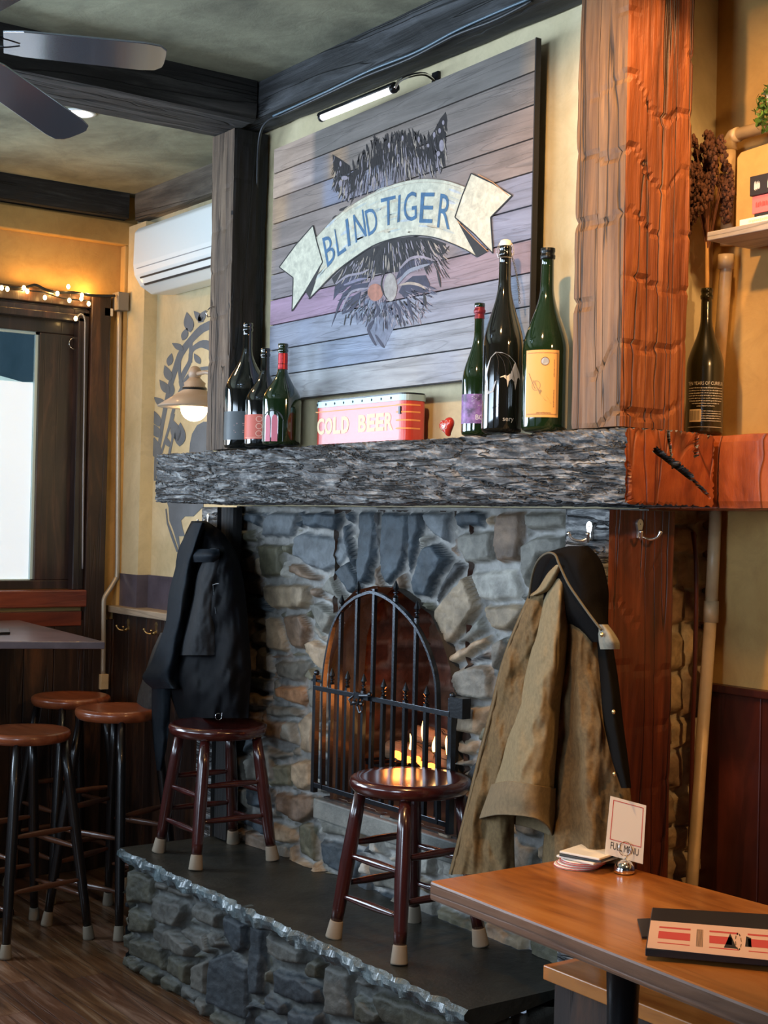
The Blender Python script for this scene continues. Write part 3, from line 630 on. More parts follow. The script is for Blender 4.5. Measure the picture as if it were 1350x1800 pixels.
# hearth
h0 = onZ(225, 1492, HZ); HFY = 2.235; HX0, HX1 = -4.73, -2.745
hearth = thing('hearth', 'raised stone hearth with dark slate top carrying two stools', 'hearth', ((HX0+HX1)/2, 2.45, 0))
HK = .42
T5h = [(OL,[(10,450),(90,480),(95,580),(15,570)]),(GR,[(100,490),(140,500),(135,530),(100,530)]),(GR,[(150,500),(215,530),(215,560),(145,540)]),
 (GR,[(95,540),(200,570),(205,610),(180,660),(100,630)]),(OL,[(15,580),(85,620),(80,680),(20,680)]),(GR,[(95,650),(160,660),(235,720),(230,770),(140,740),(95,700)]),
 (GR,[(225,570),(330,600),(320,670),(225,620)]),(GR,[(190,650),(270,670),(300,740),(290,755),(200,690)]),(SL,[(335,605),(420,640),(415,740),(380,750),(335,690)]),
 (SL,[(290,755),(360,740),(415,800),(415,985),(290,930)]),(GR,[(230,790),(285,765),(280,900),(230,880)]),(OL,[(20,690),(130,720),(135,810),(20,760)]),(OL,[(140,750),(220,780),(220,870),(142,820)]),
 (SL,[(435,640),(480,665),(470,900),(430,900),(425,760)]),(GR,[(488,670),(620,730),(620,790),(560,790),(490,750)]),(OL,[(640,760),(690,770),(680,850),(630,830),(625,790)]),
 (SL,[(510,800),(590,820),(680,870),(680,930),(600,930),(510,890)]),(SL,[(480,890),(555,920),(555,975),(490,950)]),(GR,[(695,780),(780,820),(780,980),(690,960)]),
 (GR,[(790,830),(850,850),(840,880),(790,860)]),(OL,[(790,885),(895,950),(890,1000),(790,1000)]),(OL,[(860,880),(1000,920),(1150,990),(1140,1040),(900,1000),(860,910)]),
 (SL,[(565,940),(680,960),(680,1030),(565,1010)]),(SL,[(440,960),(550,1000),(550,1060),(440,1010)]),(GR,[(700,990),(780,1000),(780,1090),(700,1060)]),(GR,[(910,1010),(1020,1020),(1020,1090),(910,1070)])]
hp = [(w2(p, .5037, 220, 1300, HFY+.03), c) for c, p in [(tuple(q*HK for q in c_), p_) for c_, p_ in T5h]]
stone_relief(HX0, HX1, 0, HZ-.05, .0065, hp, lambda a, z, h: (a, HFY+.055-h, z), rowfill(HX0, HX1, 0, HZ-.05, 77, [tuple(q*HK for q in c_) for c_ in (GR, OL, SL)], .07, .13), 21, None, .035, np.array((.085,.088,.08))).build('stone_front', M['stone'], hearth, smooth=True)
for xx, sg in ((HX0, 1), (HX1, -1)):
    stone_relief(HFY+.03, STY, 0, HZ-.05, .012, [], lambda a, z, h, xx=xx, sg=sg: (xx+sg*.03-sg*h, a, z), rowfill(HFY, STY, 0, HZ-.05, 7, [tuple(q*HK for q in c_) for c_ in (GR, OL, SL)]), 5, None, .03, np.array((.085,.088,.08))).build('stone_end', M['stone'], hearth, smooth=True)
m = MB(); ns = 330
P = []
for i in range(ns+1):
    x = HX0-.012+(HX1-HX0+.024)*i/ns; row = []
    for k, (yy, zz) in enumerate(((2.70, HZ), (2.5, HZ), (2.35, HZ), (HFY+.03, HZ), (HFY+.004, HZ-.001), (HFY-.008, HZ-.012), (HFY-.010, HZ-.026), (HFY-.002, HZ-.040), (HFY+.012, HZ-.052), (HFY+.05, HZ-.056))):
        j = 0
        if 4 <= k <= 8: j = float(vnoise(x*24, k*.7, 1.3))*.011+float(vnoise(x*55, k*1.3, 7.))*.006
        row.append((x, yy+j, zz+(j*.5 if k > 4 else 0)))
    P.append(row)
m.grid(P); n_ = 10
m.f.append(tuple(range(n_))); m.f.append(tuple(ns*n_+k for k in range(n_))[::-1])
o = m.build('slate_slab', M['slab'], hearth); o.data.materials.append(M['slab_edge'])
for p in o.data.polygons:
    if p.center.y < HFY+.012: p.material_index = 1
# ------------------------------------------------------------------ stools
def seat_prof(r, t):
    return [(0.001,-.006),(r*.5,-.004),(r*.8,.0),(r*.93,.002),(r*.98,-.003),(r,-.013),(r*.985,-t*.6),(r*.93,-t*.9),(r*.8,-t),(0.001,-t)][::-1]
def make_stool(name, H, rt, base, top, mseat, mleg, mrung, legr=.019, heights=(.28,.36,.55,.63), label='', cat='stool', group=None, foot=.05, bow=.0):
    root = thing(name, label, cat, (0,0,0), group)
    MB().lathe(seat_prof(rt, .042), (0,0,H), 40).build('seat', mseat, root, smooth=True, local=True)
    def lp(i, s):     # point on leg i at height fraction s (0 floor)
        a = math.pi/4+i*math.pi/2; r = base+(top-base)*s; return Vector((r*math.cos(a), r*math.sin(a), s*(H-.035)))
    for i in range(4):
        pts = [lp(i, s) for s in (foot/H, .2, .5, .8, 1)]
        lg = MB().tube(pts, [legr*.86, legr*.95, legr*1.1, legr*1.0, legr*.8], 14).build('leg', mleg, root, smooth=True, local=True)
        MB().tube([lp(i, 0), lp(i, .01), lp(i, foot/H*1.0), lp(i, foot/H*1.08)], [legr*1.18, legr*1.2, legr*.98, legr*.9], 14).build('rubber_foot', M['rubber'], lg, smooth=True, local=True)
    for k in range(4):
        for hh in ((heights[0], heights[2]) if k % 2 == 0 else (heights[1], heights[3])):
            a = lp(k, hh); b = lp((k+1) % 4, hh); n = 9
            MB().tube([a+(b-a)*j/(n-1) for j in range(n)], [.006+.0055*math.sin(math.pi*j/(n-1)) for j in range(n)], 10).build('rung', mrung, root, smooth=True, local=True)
    return root
SR = math.sqrt(2)*.5
def place(o, x, y, z, rot): o.location = (x, y, z); o.rotation_euler = (0, 0, rot); return o
hs = make_stool('stool', .47, .176, .30*SR, .20*SR, M['stool'], M['stool_leg'], M['stool_leg'], .0205, label='low glossy mahogany stool on hearth before the fire gate', group='low stools on the hearth')
place(hs, -3.27, 2.447, HZ+.001, R(3))
h2 = copy_tree(hs); place(h2, -4.455, 2.485-.01, HZ+.001, R(-2)); h2['label'] = 'low glossy mahogany stool on hearth beneath the black jackets'
pb = make_stool('bar_stool', .80, .172, .37*SR, .21*SR, M['stool_old'], M['stool_dark'], M['rung'], .019, heights=(.22,.30,.46,.56), label='tall bar stool nearest the camera under the left table', group='tall bar stools by the window table')
def seatpos(x, y, H): p = onZ(x, y, H); return p
p = seatpos(45, 1283, .80); place(pb, p.x, p.y, 0, R(12))
p = seatpos(208, 1244, .86); q = copy_tree(pb); place(q, p.x, p.y-.0, 0, R(25)); q['label'] = 'tall bar stool whose seat touches the hanging black jackets'; q.scale = (1,1,.86/.80)
p = seatpos(129, 1218, .83); q = copy_tree(pb); place(q, -5.86, 2.52, 0, R(8)); q['label'] = 'tall bar stool farthest back, partly behind the other two'
q.scale = (1,1,.84/.80)
# stools barely seen behind (rungs in the dark)
# ------------------------------------------------------------------ left table
TZ = EYE-.47
a = onZ(185, 1128, TZ); b = onZ(35, 1090, TZ); b = a+(b-a)*((-6.065-a.x)/(b.x-a.x)); c = onZ(-160, 1127, TZ); d = Vector((b.x, c.y+(b.y-a.y), TZ))
lt = thing('bar_table', 'dark high table by the window with tall stools around', 'table', ((a.x+d.x)/2, (a.y+d.y)/2, 0))
MB().prism([a, b, d, c], (0,0,-.028)).build('table_top', plain('dark_satin_table_top', (.13,.105,.115), .28, 0, .4, .0004, 40, .25), lt, bevel=.004)
cc = (a+b)*.16+(c+d)*.34
MB().tube([(cc.x, cc.y, .02), (cc.x, cc.y, TZ-.03)], .04, 16).build('pedestal', M['black'], lt, smooth=True)
MB().box(cc.x-.3, cc.x+.3, cc.y-.04, cc.y+.04, 0, .03).box(cc.x-.04, cc.x+.04, cc.y-.3, cc.y+.3, 0, .03).build('foot_plate', M['black'], lt, bevel=.006)
p0 = onZ(-30, 1113, TZ+.006); p1 = onZ(18, 1113, TZ+.006)
m = MB().prism([onZ(-30,1116,TZ+.001), onZ(18,1115,TZ+.001), onZ(16,1109,TZ+.001), onZ(-30,1109,TZ+.001)], (0,0,.009)); tag(m.build('phone', M['black'], bevel=.002), 'small black slab lying at the edge of the window table', 'phone')
# ------------------------------------------------------------------ right table
RZT = .85
A = onZ(755, 1548, RZT); Bk = onZ(1030, 1503, RZT); E1 = onZ(1350, 1780, RZT)
dx = (E1-A).normalized(); y_front = A.y
tx1 = -1.2; x0 = A.x
fr = [Vector((A.x, A.y, RZT)), Vector((tx1, A.y+(E1.y-A.y)/(E1.x-A.x)*(tx1-A.x), RZT))]
B2 = onZ(1350, 1590, RZT); slope = (B2.y-Bk.y)/(B2.x-Bk.x)
bk = [Vector((tx1, Bk.y+slope*(tx1-Bk.x), RZT)), Vector((Bk.x, Bk.y, RZT))]
print('TABLE', A, fr, bk)
rt = thing('pub_table', 'honey coloured wooden table in the lower right corner', 'table', (-1.9, 2.1, 0))
mb = MB().prism([fr[0], fr[1], bk[0], bk[1]], (0,0,-.042))
o = mb.build('table_top', M['table'], rt, bevel=.006); o.data.materials.append(M['table_edge'])
for pl in o.data.polygons:
    if abs(pl.normal.z) < .5: pl.material_index = 1
pc = onY(1096, 1700, 2.02)
MB().lathe([(.17,0),(.17,.02),(.05,.035),(.036,.06),(.03,.2),(.026,.36),(.028,.54),(.040,.555),(.040,.58),(.030,.60),(.031,.70),(.034,.78),(.07,.80),(.07,.8075)], (pc.x, pc.y, 0), 28).build('pedestal', M['black'], rt, smooth=True)
q0 = onY(975, 1668, 2.07)
MB().box(q0.x-.005, q0.x+.15, 2.07, 2.16, RZT-.042-.055, RZT-.0425).build('cleat', M['steel'], rt, bevel=.003)
# bench behind/under the table
BZ = .585; bx = -2.53
bn = thing('bench', 'orange wooden bench plank under the pub table', 'bench', (-1.9, 2.45, 0))
MB().prism([(bx,2.30,BZ),(-1.2,2.30,BZ),(-1.2,2.64,BZ),(-2.44,2.64,BZ),(-2.44,2.41,BZ),(bx,2.41,BZ)], (0,0,-.035)).build('seat', M['bench'], bn, bevel=.003)
MB().box(bx+.015, -1.2, 2.325, 2.345, 0, BZ-.036).build('front_panel', M['wains'], bn)
MB().box(bx+.015, bx+.035, 2.345, 2.405, 0, BZ-.036).build('side_panel', M['wains'], bn)
# ------------------------------------------------------------------ table things
def disc(mb, c, r, t, n=28, M_=None): mb.lathe([(r*.98,0),(r,t*.5),(r*.98,t)], c, n); return mb
cp = onZ(1022, 1524, RZT)
for i, (dx_, dy_, lab) in enumerate(((-.012,-.004,'round pale coaster with red rim at bottom of the stack'), (-.006,.0,'round pale coaster second from the bottom of the stack'), (.0,.004,'round pale coaster third from the bottom of the stack'), (.004,.0,'round pale coaster just under the square coasters'))):
    o = disc(MB(), (cp.x+dx_, cp.y+dy_, RZT+.001+i*.0052), .052-.001*i, .0046).build('coaster', M['paper'] if i else M['paper'], smooth=False); tag(o, lab, 'coaster', 'coasters stacked on the pub table')
    m = MB(); m.tube([(cp.x+dx_+.0525*math.cos(t_*math.pi/14), cp.y+dy_+.0525*math.sin(t_*math.pi/14), RZT+.0032+i*.0052) for t_ in range(29)], .0009, 6); m.build('rim', M['red_ink'], o)
for i, (rz, lab) in enumerate(((20,'square coaster lowest of the square ones in the stack'), (32,'square coaster in the middle of the square ones'), (26,'square pale coaster on top of the stack'))):
    T = Matrix.Translation((cp.x+.012+.004*i, cp.y+.008, RZT+.0225+i*.0062)) @ Matrix.Rotation(R(rz-10), 4, 'Z')
    o = MB().box(-.052,.052,-.05,.05,0,.0052, T).build('coaster', M['paper'] if i != 1 else M['lab_dark'], bevel=.0015); tag(o, lab, 'coaster', 'coasters stacked on the pub table')
# card holder
hp_ = onZ(1097, 1535, RZT)
ch = thing('card_holder', 'chrome ball card holder gripping the full menu card', 'card holder', (hp_.x, hp_.y, RZT))
MB().lathe([(.020,0),(.0235,.002),(.0245,.008),(.0225,.017),(.016,.025),(.007,.0295),(.001,.030)], (hp_.x, hp_.y, RZT+.001), 28).build('base', M['chrome'], ch, smooth=True)
rt_ = Vector((Rh.x, Rh.y, 0)); toc = -Fh
w0 = Vector((hp_.x, hp_.y, RZT+.03)); cv = [w0+rt_*(.004)*0, w0+Z*.006+rt_*.004]
for k in range(20):
    an = R(-80+k*24); cv.append(w0+Z*(.026)+rt_*(.016*math.cos(an)*(1-k*.012))+Z*(.016*math.sin(an))+toc*(.003+ .0001*k))
MB().tube(cv, .0011, 6).build('wire_spiral', M['chrome'], ch, smooth=True)
tq = ((hp_-CP).dot(CF))+.004
c4 = [atT(1073, 1399, tq), atT(1136, 1416, tq), atT(1130, 1519, tq), atT(1063, 1501, tq)]
card = MB().prism(c4, -CF*-.0008).build('menu_card', M['paper']); tag(card, 'upright white FULL MENU card with red outline in chrome holder', 'card')
def cq(u, v, o_=.0006):    # u right, v up on the card
    t_ = c4[3]+(c4[2]-c4[3])*u; s_ = c4[0]+(c4[1]-c4[0])*u; return t_+(s_-t_)*v-CF*o_
def frame(mb, x0, x1, z0, z1, w, fn, asp=1):
    ww = w*asp
    for (a0, a1, b0, b1) in ((x0,x1,z0,z0+w),(x0,x1,z1-w,z1),(x0,x0+ww,z0,z1),(x1-ww,x1,z0,z1)):
        mb.add([fn(a0,b0), fn(a1,b0), fn(a1,b1), fn(a0,b1)], [(0,1,2,3)])
m = MB(); frame(m, .09, .93, .27, .95, .012, cq, 1.6); m.build('red_outline', M['red_ink'], card)
m = MB(); put_text(m, 'FULL MENU', lambda u, v: cq(.13+u*.74, .115+v*.12)); m.build('lettering', M['ink'], card)
# clipboards with menus
zc = RZT+.002
def onTb(x, y, z_=zc): return onZ(x, y, z_)
k1 = [onTb(1134, 1686), onTb(1146, 1612), onTb(1420, 1628), onTb(1440, 1712)]
k0 = [onTb(1128, 1650), onTb(1120, 1618), onTb(1338, 1612), onTb(1400, 1640)]
cb0 = MB().prism(k0, (0,0,.004)).build('clipboard', M['bk_black'], bevel=.001); tag(cb0, 'black clipboard lying underneath the other menu clipboard', 'clipboard', 'menu clipboards on the pub table')
pts0 = [onZ(1300,1628,zc+.0045), onZ(1335,1625,zc+.0045), onZ(1335,1619,zc+.0045), onZ(1290,1620,zc+.0045)]
MB().prism(pts0, (0,0,.0003)).build('paper', M['paper'], cb0)
cb1 = MB().prism([p+Vector((0,0,.0055)) for p in k1], (0,0,.014)).build('clipboard', M['bk_black'], bevel=.0015); tag(cb1, 'black clipboard on top holding the pink striped menu', 'clipboard', 'menu clipboards on the pub table')
zt = zc+.0198
pq = [onZ(1137, 1666, zt), onZ(1144, 1618, zt), onZ(1420, 1640, zt), onZ(1430, 1696, zt)]
MB().prism(pq, (0,0,.0004)).build('menu_paper', M['paper_pink'], cb1)
def mq(u, v): t_ = pq[0]+(pq[3]-pq[0])*u; s_ = pq[1]+(pq[2]-pq[1])*u; return t_+(s_-t_)*v+Vector((0,0,.0006))
m = MB()
for (u0,u1,v0,v1) in ((.06,.26,.36,.62),(.38,.52,.36,.62),(.62,1.0,.36,.62),(.06,.26,.74,.80),(.38,.56,.74,.80),(.62,1,.74,.80),(.06,.26,.2,.23),(.38,.56,.2,.23),(.62,1,.2,.23)): m.add([mq(u0,v0),mq(u1,v0),mq(u1,v1),mq(u0,v1)],[(0,1,2,3)])
m.build('red_bars', M['red_ink'], cb1)
m = MB()
for k in range(7): m.add([mq(.30+k*.006,.2),mq(.303+k*.006,.2),mq(.303+k*.006,.8),mq(.30+k*.006,.8)],[(0,1,2,3)])
m.add([mq(.47,.25),mq(.55,.25),mq(.51,.75)],[(0,1,2)]); m.add([mq(.60,.35),mq(.64,.35),mq(.64,.65),mq(.61,.7)],[(0,1,2,3)])
for k in range(8):
    a = k*math.pi/4; m.add([mq(.56+.02*math.cos(a),.5+.3*math.sin(a)),mq(.56+.02*math.cos(a+.5),.5+.3*math.sin(a+.5)),mq(.56+.016*math.cos(a+.5),.5+.24*math.sin(a+.5)),mq(.56+.016*math.cos(a),.5+.24*math.sin(a))],[(0,1,2,3)])
m.build('black_print', M['ink'], cb1)
# ------------------------------------------------------------------ fire gate
GY = 2.628
def gp(cx, cy): return onY(540+cx*.25, 1010+cy*.25, GY)
gate = thing('fire_gate', 'black wrought iron arched gate standing before the fire opening', 'gate', (-3.7, GY, HZ))
zr = (gp(60,790).z+gp(1000,970).z)/2; zbm = gp(60,1490).z+.0; zend = zbm
def spear(mb, x, z0, z1, w=.006, tip=True):
    mb.box(x-w, x+w, GY-w, GY+w, z0, z1-(.055 if tip else 0))
    if tip:
        z = z1-.055; mb.lathe([(.004,0),(.009,.004),(.004,.009),(.004,.013),(.0085,.016),(.0085,.018),(.003,.020),(.0105,.030),(.006,.043),(.001,.055)], (x, GY, z), 8)
    return mb
for cx, ct in ((232,140),(345,45),(610,40),(762,180)):
    spear(MB(), gp(cx, 700).x, zbm, gp(cx, ct).z).build('spear_bar', M['iron'], gate)
spear(MB(), gp(463, 700).x, zbm, gp(465, 100).z, .006, False).build('centre_bar', M['iron'], gate)
for cx, ct in ((170,655),(280,675),(395,695),(535,732),(690,757),(838,780)):
    spear(MB(), gp(cx, 900).x, zbm, gp(cx, ct).z, .0065).build('short_spear_bar', M['iron'], gate)
for cx, ct in ((60,705),(1018,868)):
    x = gp(cx, 1000).x; z1 = gp(cx, ct).z; m = MB().box(x-.009, x+.009, GY-.009, GY+.009, zbm-.02, z1); m.sphere((x, GY, z1+.008), .010)
    m.build('hinge_post', M['iron'], gate)
xs_, xe_ = gp(60,1000).x, gp(1018,1000).x
MB().box(xs_, xe_, GY-.012, GY-.006, zr-.010, zr+.006).build('top_rail', M['iron'], gate, bevel=.001)
MB().box(xs_, xe_, GY-.008, GY+.008, zbm-.002, zbm+.014).build('bottom_rail', M['iron'], gate, bevel=.001)
arch = [(112,1480),(118,1000),(125,720),(150,540),(190,370),(250,250),(330,175),(400,140),(465,125),(540,150),(620,200),(700,275),(770,360),(830,470),(880,600),(910,720),(922,900),(930,1480)]
ap = [gp(*q) for q in arch]; ap[0].z = zbm; ap[-1].z = zbm
sm = interp([(p.x, p.z) for p in ap], 90)
m = MB(); rows = []
for i, q in enumerate(sm):
    q0 = sm[max(i-1,0)]; q1 = sm[min(i+1,len(sm)-1)]; tx_, tz_ = q1[0]-q0[0], q1[1]-q0[1]; l = math.hypot(tx_, tz_) or 1; nx_, nz_ = -tz_/l, tx_/l
    rows.append([(q[0]+nx_*s*.0045, GY+t*.008-.002, q[1]+nz_*s*.0045) for s, t in ((-1,-1),(1,-1),(1,1),(-1,1))])
m.grid(rows, close=True); m.build('arch_bar', M['iron'], gate)
g0 = gp(420, 900); m = MB(); m.box(g0.x-.045, g0.x+.035, GY-.022, GY-.010, zr-.008, zr+.012); m.tube([(g0.x+.05, GY-.02, zr+.01),(g0.x+.0, GY-.028, zr+.005),(g0.x-.01, GY-.03, zr-.03),(g0.x-.0, GY-.028, zr-.05),(g0.x+.012, GY-.026, zr-.045)], .005, 8)
for q in (-.04,.0,.045): m.sphere((g0.x+q, GY-.022, zr-.022 if q<=0 else zr+.014), .008)
m.tube([(g0.x-.045, GY-.02, zr),(g0.x-.06, GY-.03, zr-.014),(g0.x-.045, GY-.03, zr-.028),(g0.x-.02, GY-.026, zr-.02)], .004, 8); m.build('latch', M['iron'], gate, smooth=False)
MB().box(gp(1018,900).x, gp(1110,900).x, GY-.01, STY-.03, gp(1030,930).z-.03, gp(1030,930).z+.03).build('hinge_bracket', M['black'], gate)
MB().box(gp(45,700).x-.004, gp(110,700).x, GY-.006, GY+.004, gp(60,735).z-.008, gp(60,735).z).build('strap', M['iron'], gate)
# logs and fire
fz_ = zb+.012
GZ = onY(755, 1352, 2.84).z-zb; gr_ = thing('fire_grate', 'low black iron grate carrying the burning logs', 'grate', (-3.77, 2.86, zb))
m = MB()
for k in range(7): m.tube([(-3.97+.065*k, 2.76, zb+GZ+.02), (-3.97+.065*k, 2.765, zb+GZ-.006), (-3.97+.065*k, 3.0, zb+GZ-.006)], .005, 6)
m.build('bars', M['black'], gr_); m = MB(); m.box(-3.98,-3.57,2.785,2.797,zb+GZ-.022,zb+GZ-.011).box(-3.98,-3.57,2.96,2.972,zb+GZ-.022,zb+GZ-.011); m.build('cross_bar', M['black'], gr_)
for lx, ly in ((-3.96,2.79),(-3.59,2.79),(-3.96,2.966),(-3.59,2.966)): MB().box(lx-.005, lx+.005, ly-.005, ly+.005, zb+.001, zb+GZ-.011).build('leg', M['black'], gr_)
lg_ = [((-3.50,2.86),( -3.92+.5,2.80),.045,'split log at the right of the fire')]
lgs = [((-3.90,2.83,.036),(-3.60,2.87,.036),.034,'charred log lying at the left of the flames'),((-3.90,2.95,.036),(-3.58,2.94,.036),.034,'log crossing behind the flame'),((-3.80,2.87,.098),(-3.56,2.90,.100),.030,'split log resting on top of the other logs')]
for a_, b_, r_, lb in lgs:
    a_ = Vector((a_[0], a_[1], zb+GZ+a_[2])); b_ = Vector((b_[0], b_[1], zb+GZ+b_[2])); n_ = 14
    m = MB(); m.tube([a_+(b_-a_)*k/n_ for k in range(n_+1)], [r_*(1+.12*math.sin(k*1.7+r_*99)) for k in range(n_+1)], 12)
    tag(m.build('firewood_log', M['log'], smooth=True), lb, 'log', 'logs burning behind the gate')
em = thing('fire', 'small yellow flames and glowing embers behind the gate bars', 'fire', (-3.72, 2.84, zb+GZ))
m = MB()
for k in range(26):
    q = Vector((random.uniform(-3.86,-3.58), random.uniform(2.76,2.96), zb+GZ+.008+random.random()*.03)); m.sphere(q, random.uniform(.008,.018), 6, 5, (1.3,1,.7))
m.build('embers', M['ember'], em)
def flame(px, py0, py1, w, Y, lean=.0):
    b = onY(px, py0, Y); t = onY(px, py1, Y); n = 14; pts = []; rr = []
    for k in range(n+1):
        s = k/n; pts.append((b.x+lean*s*s+.006*math.sin(s*5+px), Y, b.z+(t.z-b.z)*s)); rr.append(max(.0008, w*math.sin(math.pi*min(1,(s*.85+.15)))**.8*(1-s*.55)))
    return MB().tube(pts, rr, 10)
for args in ((744,1306,1252,.0055,2.78),(722,1317,1290,.009,2.79),(764,1322,1282,.007,2.78),(786,1326,1294,.010,2.79)): flame(*args).build('flame', M['flame'], em, smooth=True)
# ------------------------------------------------------------------ bottles
MT = MZ1+.008
def bprof(h, r, rn, sh=.52, ns=.80, lip=.0025):
    """(radius, z) outer profile; sh = end of body, ns = start of neck (fractions)"""
    P = [(.001,.003),(r*.80,.0),(r*.96,.003*h/.3),(r,.012),(r,h*sh*.5),(r,h*sh)]
    for k in range(1, 13):
        s = k/12; e = (1-math.cos(math.pi*s))/2; e = e**.9; P.append((r+(rn-r)*e, h*(sh+(ns-sh)*s)))
    P += [(rn*.97,h*.90),(rn*.93,h-.030),(rn*.93+lip,h-.028),(rn*.93+lip*1.3,h-.020),(rn*.93+lip*.3,h-.017),(rn*.93+lip*.4,h-.012),(rn*.93+lip,h-.009),(rn*.9+lip,h-.001),(rn*.75,h),(rn*.70,h-.006),(.001,h-.008)]
    return P
def rad_at(P, z):
    for (r0, z0), (r1, z1) in zip(P[3:], P[4:]):
        if z0 <= z <= z1 and z1 > z0: return r0+(r1-r0)*(z-z0)/(z1-z0)
    return P[3][0]
def patch(c, P, z0, z1, a0, a1, off=.0007, n=24, m_=8):
    rows = []
    for i in range(m_+1):
        z = z0+(z1-z0)*i/m_; r = rad_at(P, z)+off; rows.append([(c[0]+r*math.cos(a0+(a1-a0)*k/n), c[1]+r*math.sin(a0+(a1-a0)*k/n), c[2]+z) for k in range(n+1)])
    return MB().grid(rows)
def curved(c, P, off, ac, z0, wid, hgt):   # text mapper: u,v in 0..1 around the bottle centred on angle ac, wid metres
    def f(u, v):
        z = z0+hgt*v; r = rad_at(P, z)+off; a = ac+(u-.5)*wid/r; return Vector((c[0]+r*math.cos(a), c[1]+r*math.sin(a), c[2]+z))
    return f
def bottle(px, ptop, Y, r, rn, glass, label, sh=.5, ns=.78, base=MT, group='empty wine bottles on the mantel', h=None):
    b = onY(px, 780, Y); c = Vector((b.x, Y, base)); t = b.x/ray(px, 780).x
    if h is None: h = onY(px+4, ptop, Y).z-base
    P = bprof(h, r, rn, sh, ns); root = thing('bottle', label, 'bottle', c, group)
    MB().lathe(P, c, 40).build('glass_body', glass, root, smooth=True)
    va = math.atan2(CP.y-c.y, CP.x-c.x)
    return root, c, P, h, va
def foil(root, c, P, z0, z1, mat, nm='foil'):
    return patch(c, P, z0, z1, 0, 2*math.pi, .0007, 32, 14).build(nm, mat, root, smooth=True)
def scrawl(mb, f, seed, n=16):      # illegible small print as tiny dashes
    q = random.Random(seed); u = 0
    while u < 1:
        w = q.uniform(.012, .05); h0 = q.uniform(0, .25)
        mb.add([f(u, h0), f(min(u+w,1), h0), f(min(u+w,1), q.uniform(.6, 1)), f(u, q.uniform(.5,.9))], [(0,1,2,3)]); u += w+q.uniform(.006, .02)
# left group
r_, c, P, h, va = bottle(431, 568, 2.45, .074, .0165, M['glass_dark'], 'tallest of the three left bottles, dark, with grey label, beside the post', .46, .80)
patch(c, P, .028, .125, va-1.5, va+.35).build('paper_label', M['lab_dark'], r_, smooth=True)
m = MB()
for k in range(9):
    f = curved(c, P, .0012, va-.1, .045+.006*k, .05+.01*(k%3), .004); m.add([f(0,0), f(.5,.2), f(1,.1+.1*(k%2)), f(1,1), f(.5,.8), f(0,1)], [(0,1,2,3,4,5)]) if k in (1,2,5,6) else None
m.build('label_motif', plain('dusty_pink_print', (.40,.24,.22), .6), r_)
r_, c, P, h, va = bottle(463, 612, 2.44, .064, .0155, M['glass_dark'], 'dark bottle with red label, middle of the three left bottles', .46, .78)
patch(c, P, .026, .108, va-1.5, va+1.0).build('paper_label', M['lab_red'], r_, smooth=True)
m = MB()
for k in range(3):
    f = curved(c, P, .0012, va-.25, .034+.024*k, .024, .020); m.add([f(.5+.5*math.cos(t*math.pi/8), .5+.5*math.sin(t*math.pi/8)) for t in range(16)]+[f(.5+.38*math.cos(t*math.pi/8), .5+.38*math.sin(t*math.pi/8)) for t in range(16)], [(t, (t+1)%16, 16+(t+1)%16, 16+t) for t in range(16)])
f = curved(c, P, .0012, va-.25, .031, .13, .0012); m.add([f(k/20, 0) for k in range(21)]+[f(k/20, 1) for k in range(21)], [(k, k+1, 22+k, 21+k) for k in range(20)])
m.build('label_print', plain('pale_print', (.85,.45,.32), .6), r_)
r_, c, P, h, va = bottle(494, 604, 2.40, .0626, .0155, M['glass_green'], 'green bottle with red neck foil, right of the three left bottles', .44, .76)
foil(r_, c, P, h*.80, h-.032, M['foil_red'])
foil(r_, c, P, h*.745, h*.795, M['foil_red'], 'foil_collar')
m = MB(); f = curved(c, P, .0012, va-.5, .01, .075, .10)
pts = [f(.5+.5*math.cos(math.pi*t/14), .70+.30*math.sin(math.pi*t/14)) for t in range(15)]; m.add([f(1,0)]+pts+[f(0,0)], [tuple(range(17))]); m.build('paper_label', M['lab_black'], r_)
m = MB()
for q in (.28, .62):
    g = lambda u, v: f(q-.14+.28*u, v*.86)*1.0+(f(q,.5)-Vector((c.x,c.y,f(q,.5).z))).normalized()*.0006
    m.add([g(1,0)]+[g(.5+.5*math.cos(math.pi*t/10), .75+.25*math.sin(math.pi*t/10)) for t in range(11)]+[g(0,0)], [tuple(range(13))])
m.build('label_figures', plain('rose_print', (.62,.16,.22), .6), r_)
# right group
r_, c, P, h, va = bottle(838, 533, 2.46, .0437, .0135, M['glass_green'], 'slim green bottle with maroon foil, leftmost of the right group', .42, .78)
foil(r_, c, P, h*.88, h-.012, M['foil_maroon'])
patch(c, P, .032, .112, va-1.4, va+.55).build('paper_label', M['lab_purple'], r_, smooth=True)
m = MB(); put_text(m, 'BC', curved(c, P, .0013, va+.12, .042, .020, .014)); m.build('lettering', M['white'], r_)
m = MB(); f = curved(c, P, .0013, va, .06, .05, .05)
for k in range(26):
    a = random.random(); b = random.random(); s = .03+.05*random.random(); m.add([f(a,b), f(a+s*1.6,b+s*.4), f(a+s,b+s)], [(0,1,2)])
m.build('label_scrawl', M['silver'], r_)
r_, c, P, h, va = bottle(881, 433, 2.43, .054, .0165, M['glass_dark'], 'tall black swing-top bottle with silver wing print and hanging chain', .46, .82)
hn = c+Vector((0,0,h))
MB().lathe([(.013,-.004),(.0155,.0),(.016,.006),(.014,.013),(.008,.0165),(.001,.017)], hn, 24).build('porcelain_stopper', M['porcelain'], r_, smooth=True)
m = MB()
for s in (-1, 1): m.tube([hn+Rh*s*.016+Z*.008, hn+Rh*s*.021-Z*.006, hn+Rh*s*.022-Z*.020, hn+Rh*s*.018-Z*.033], .0011, 6)
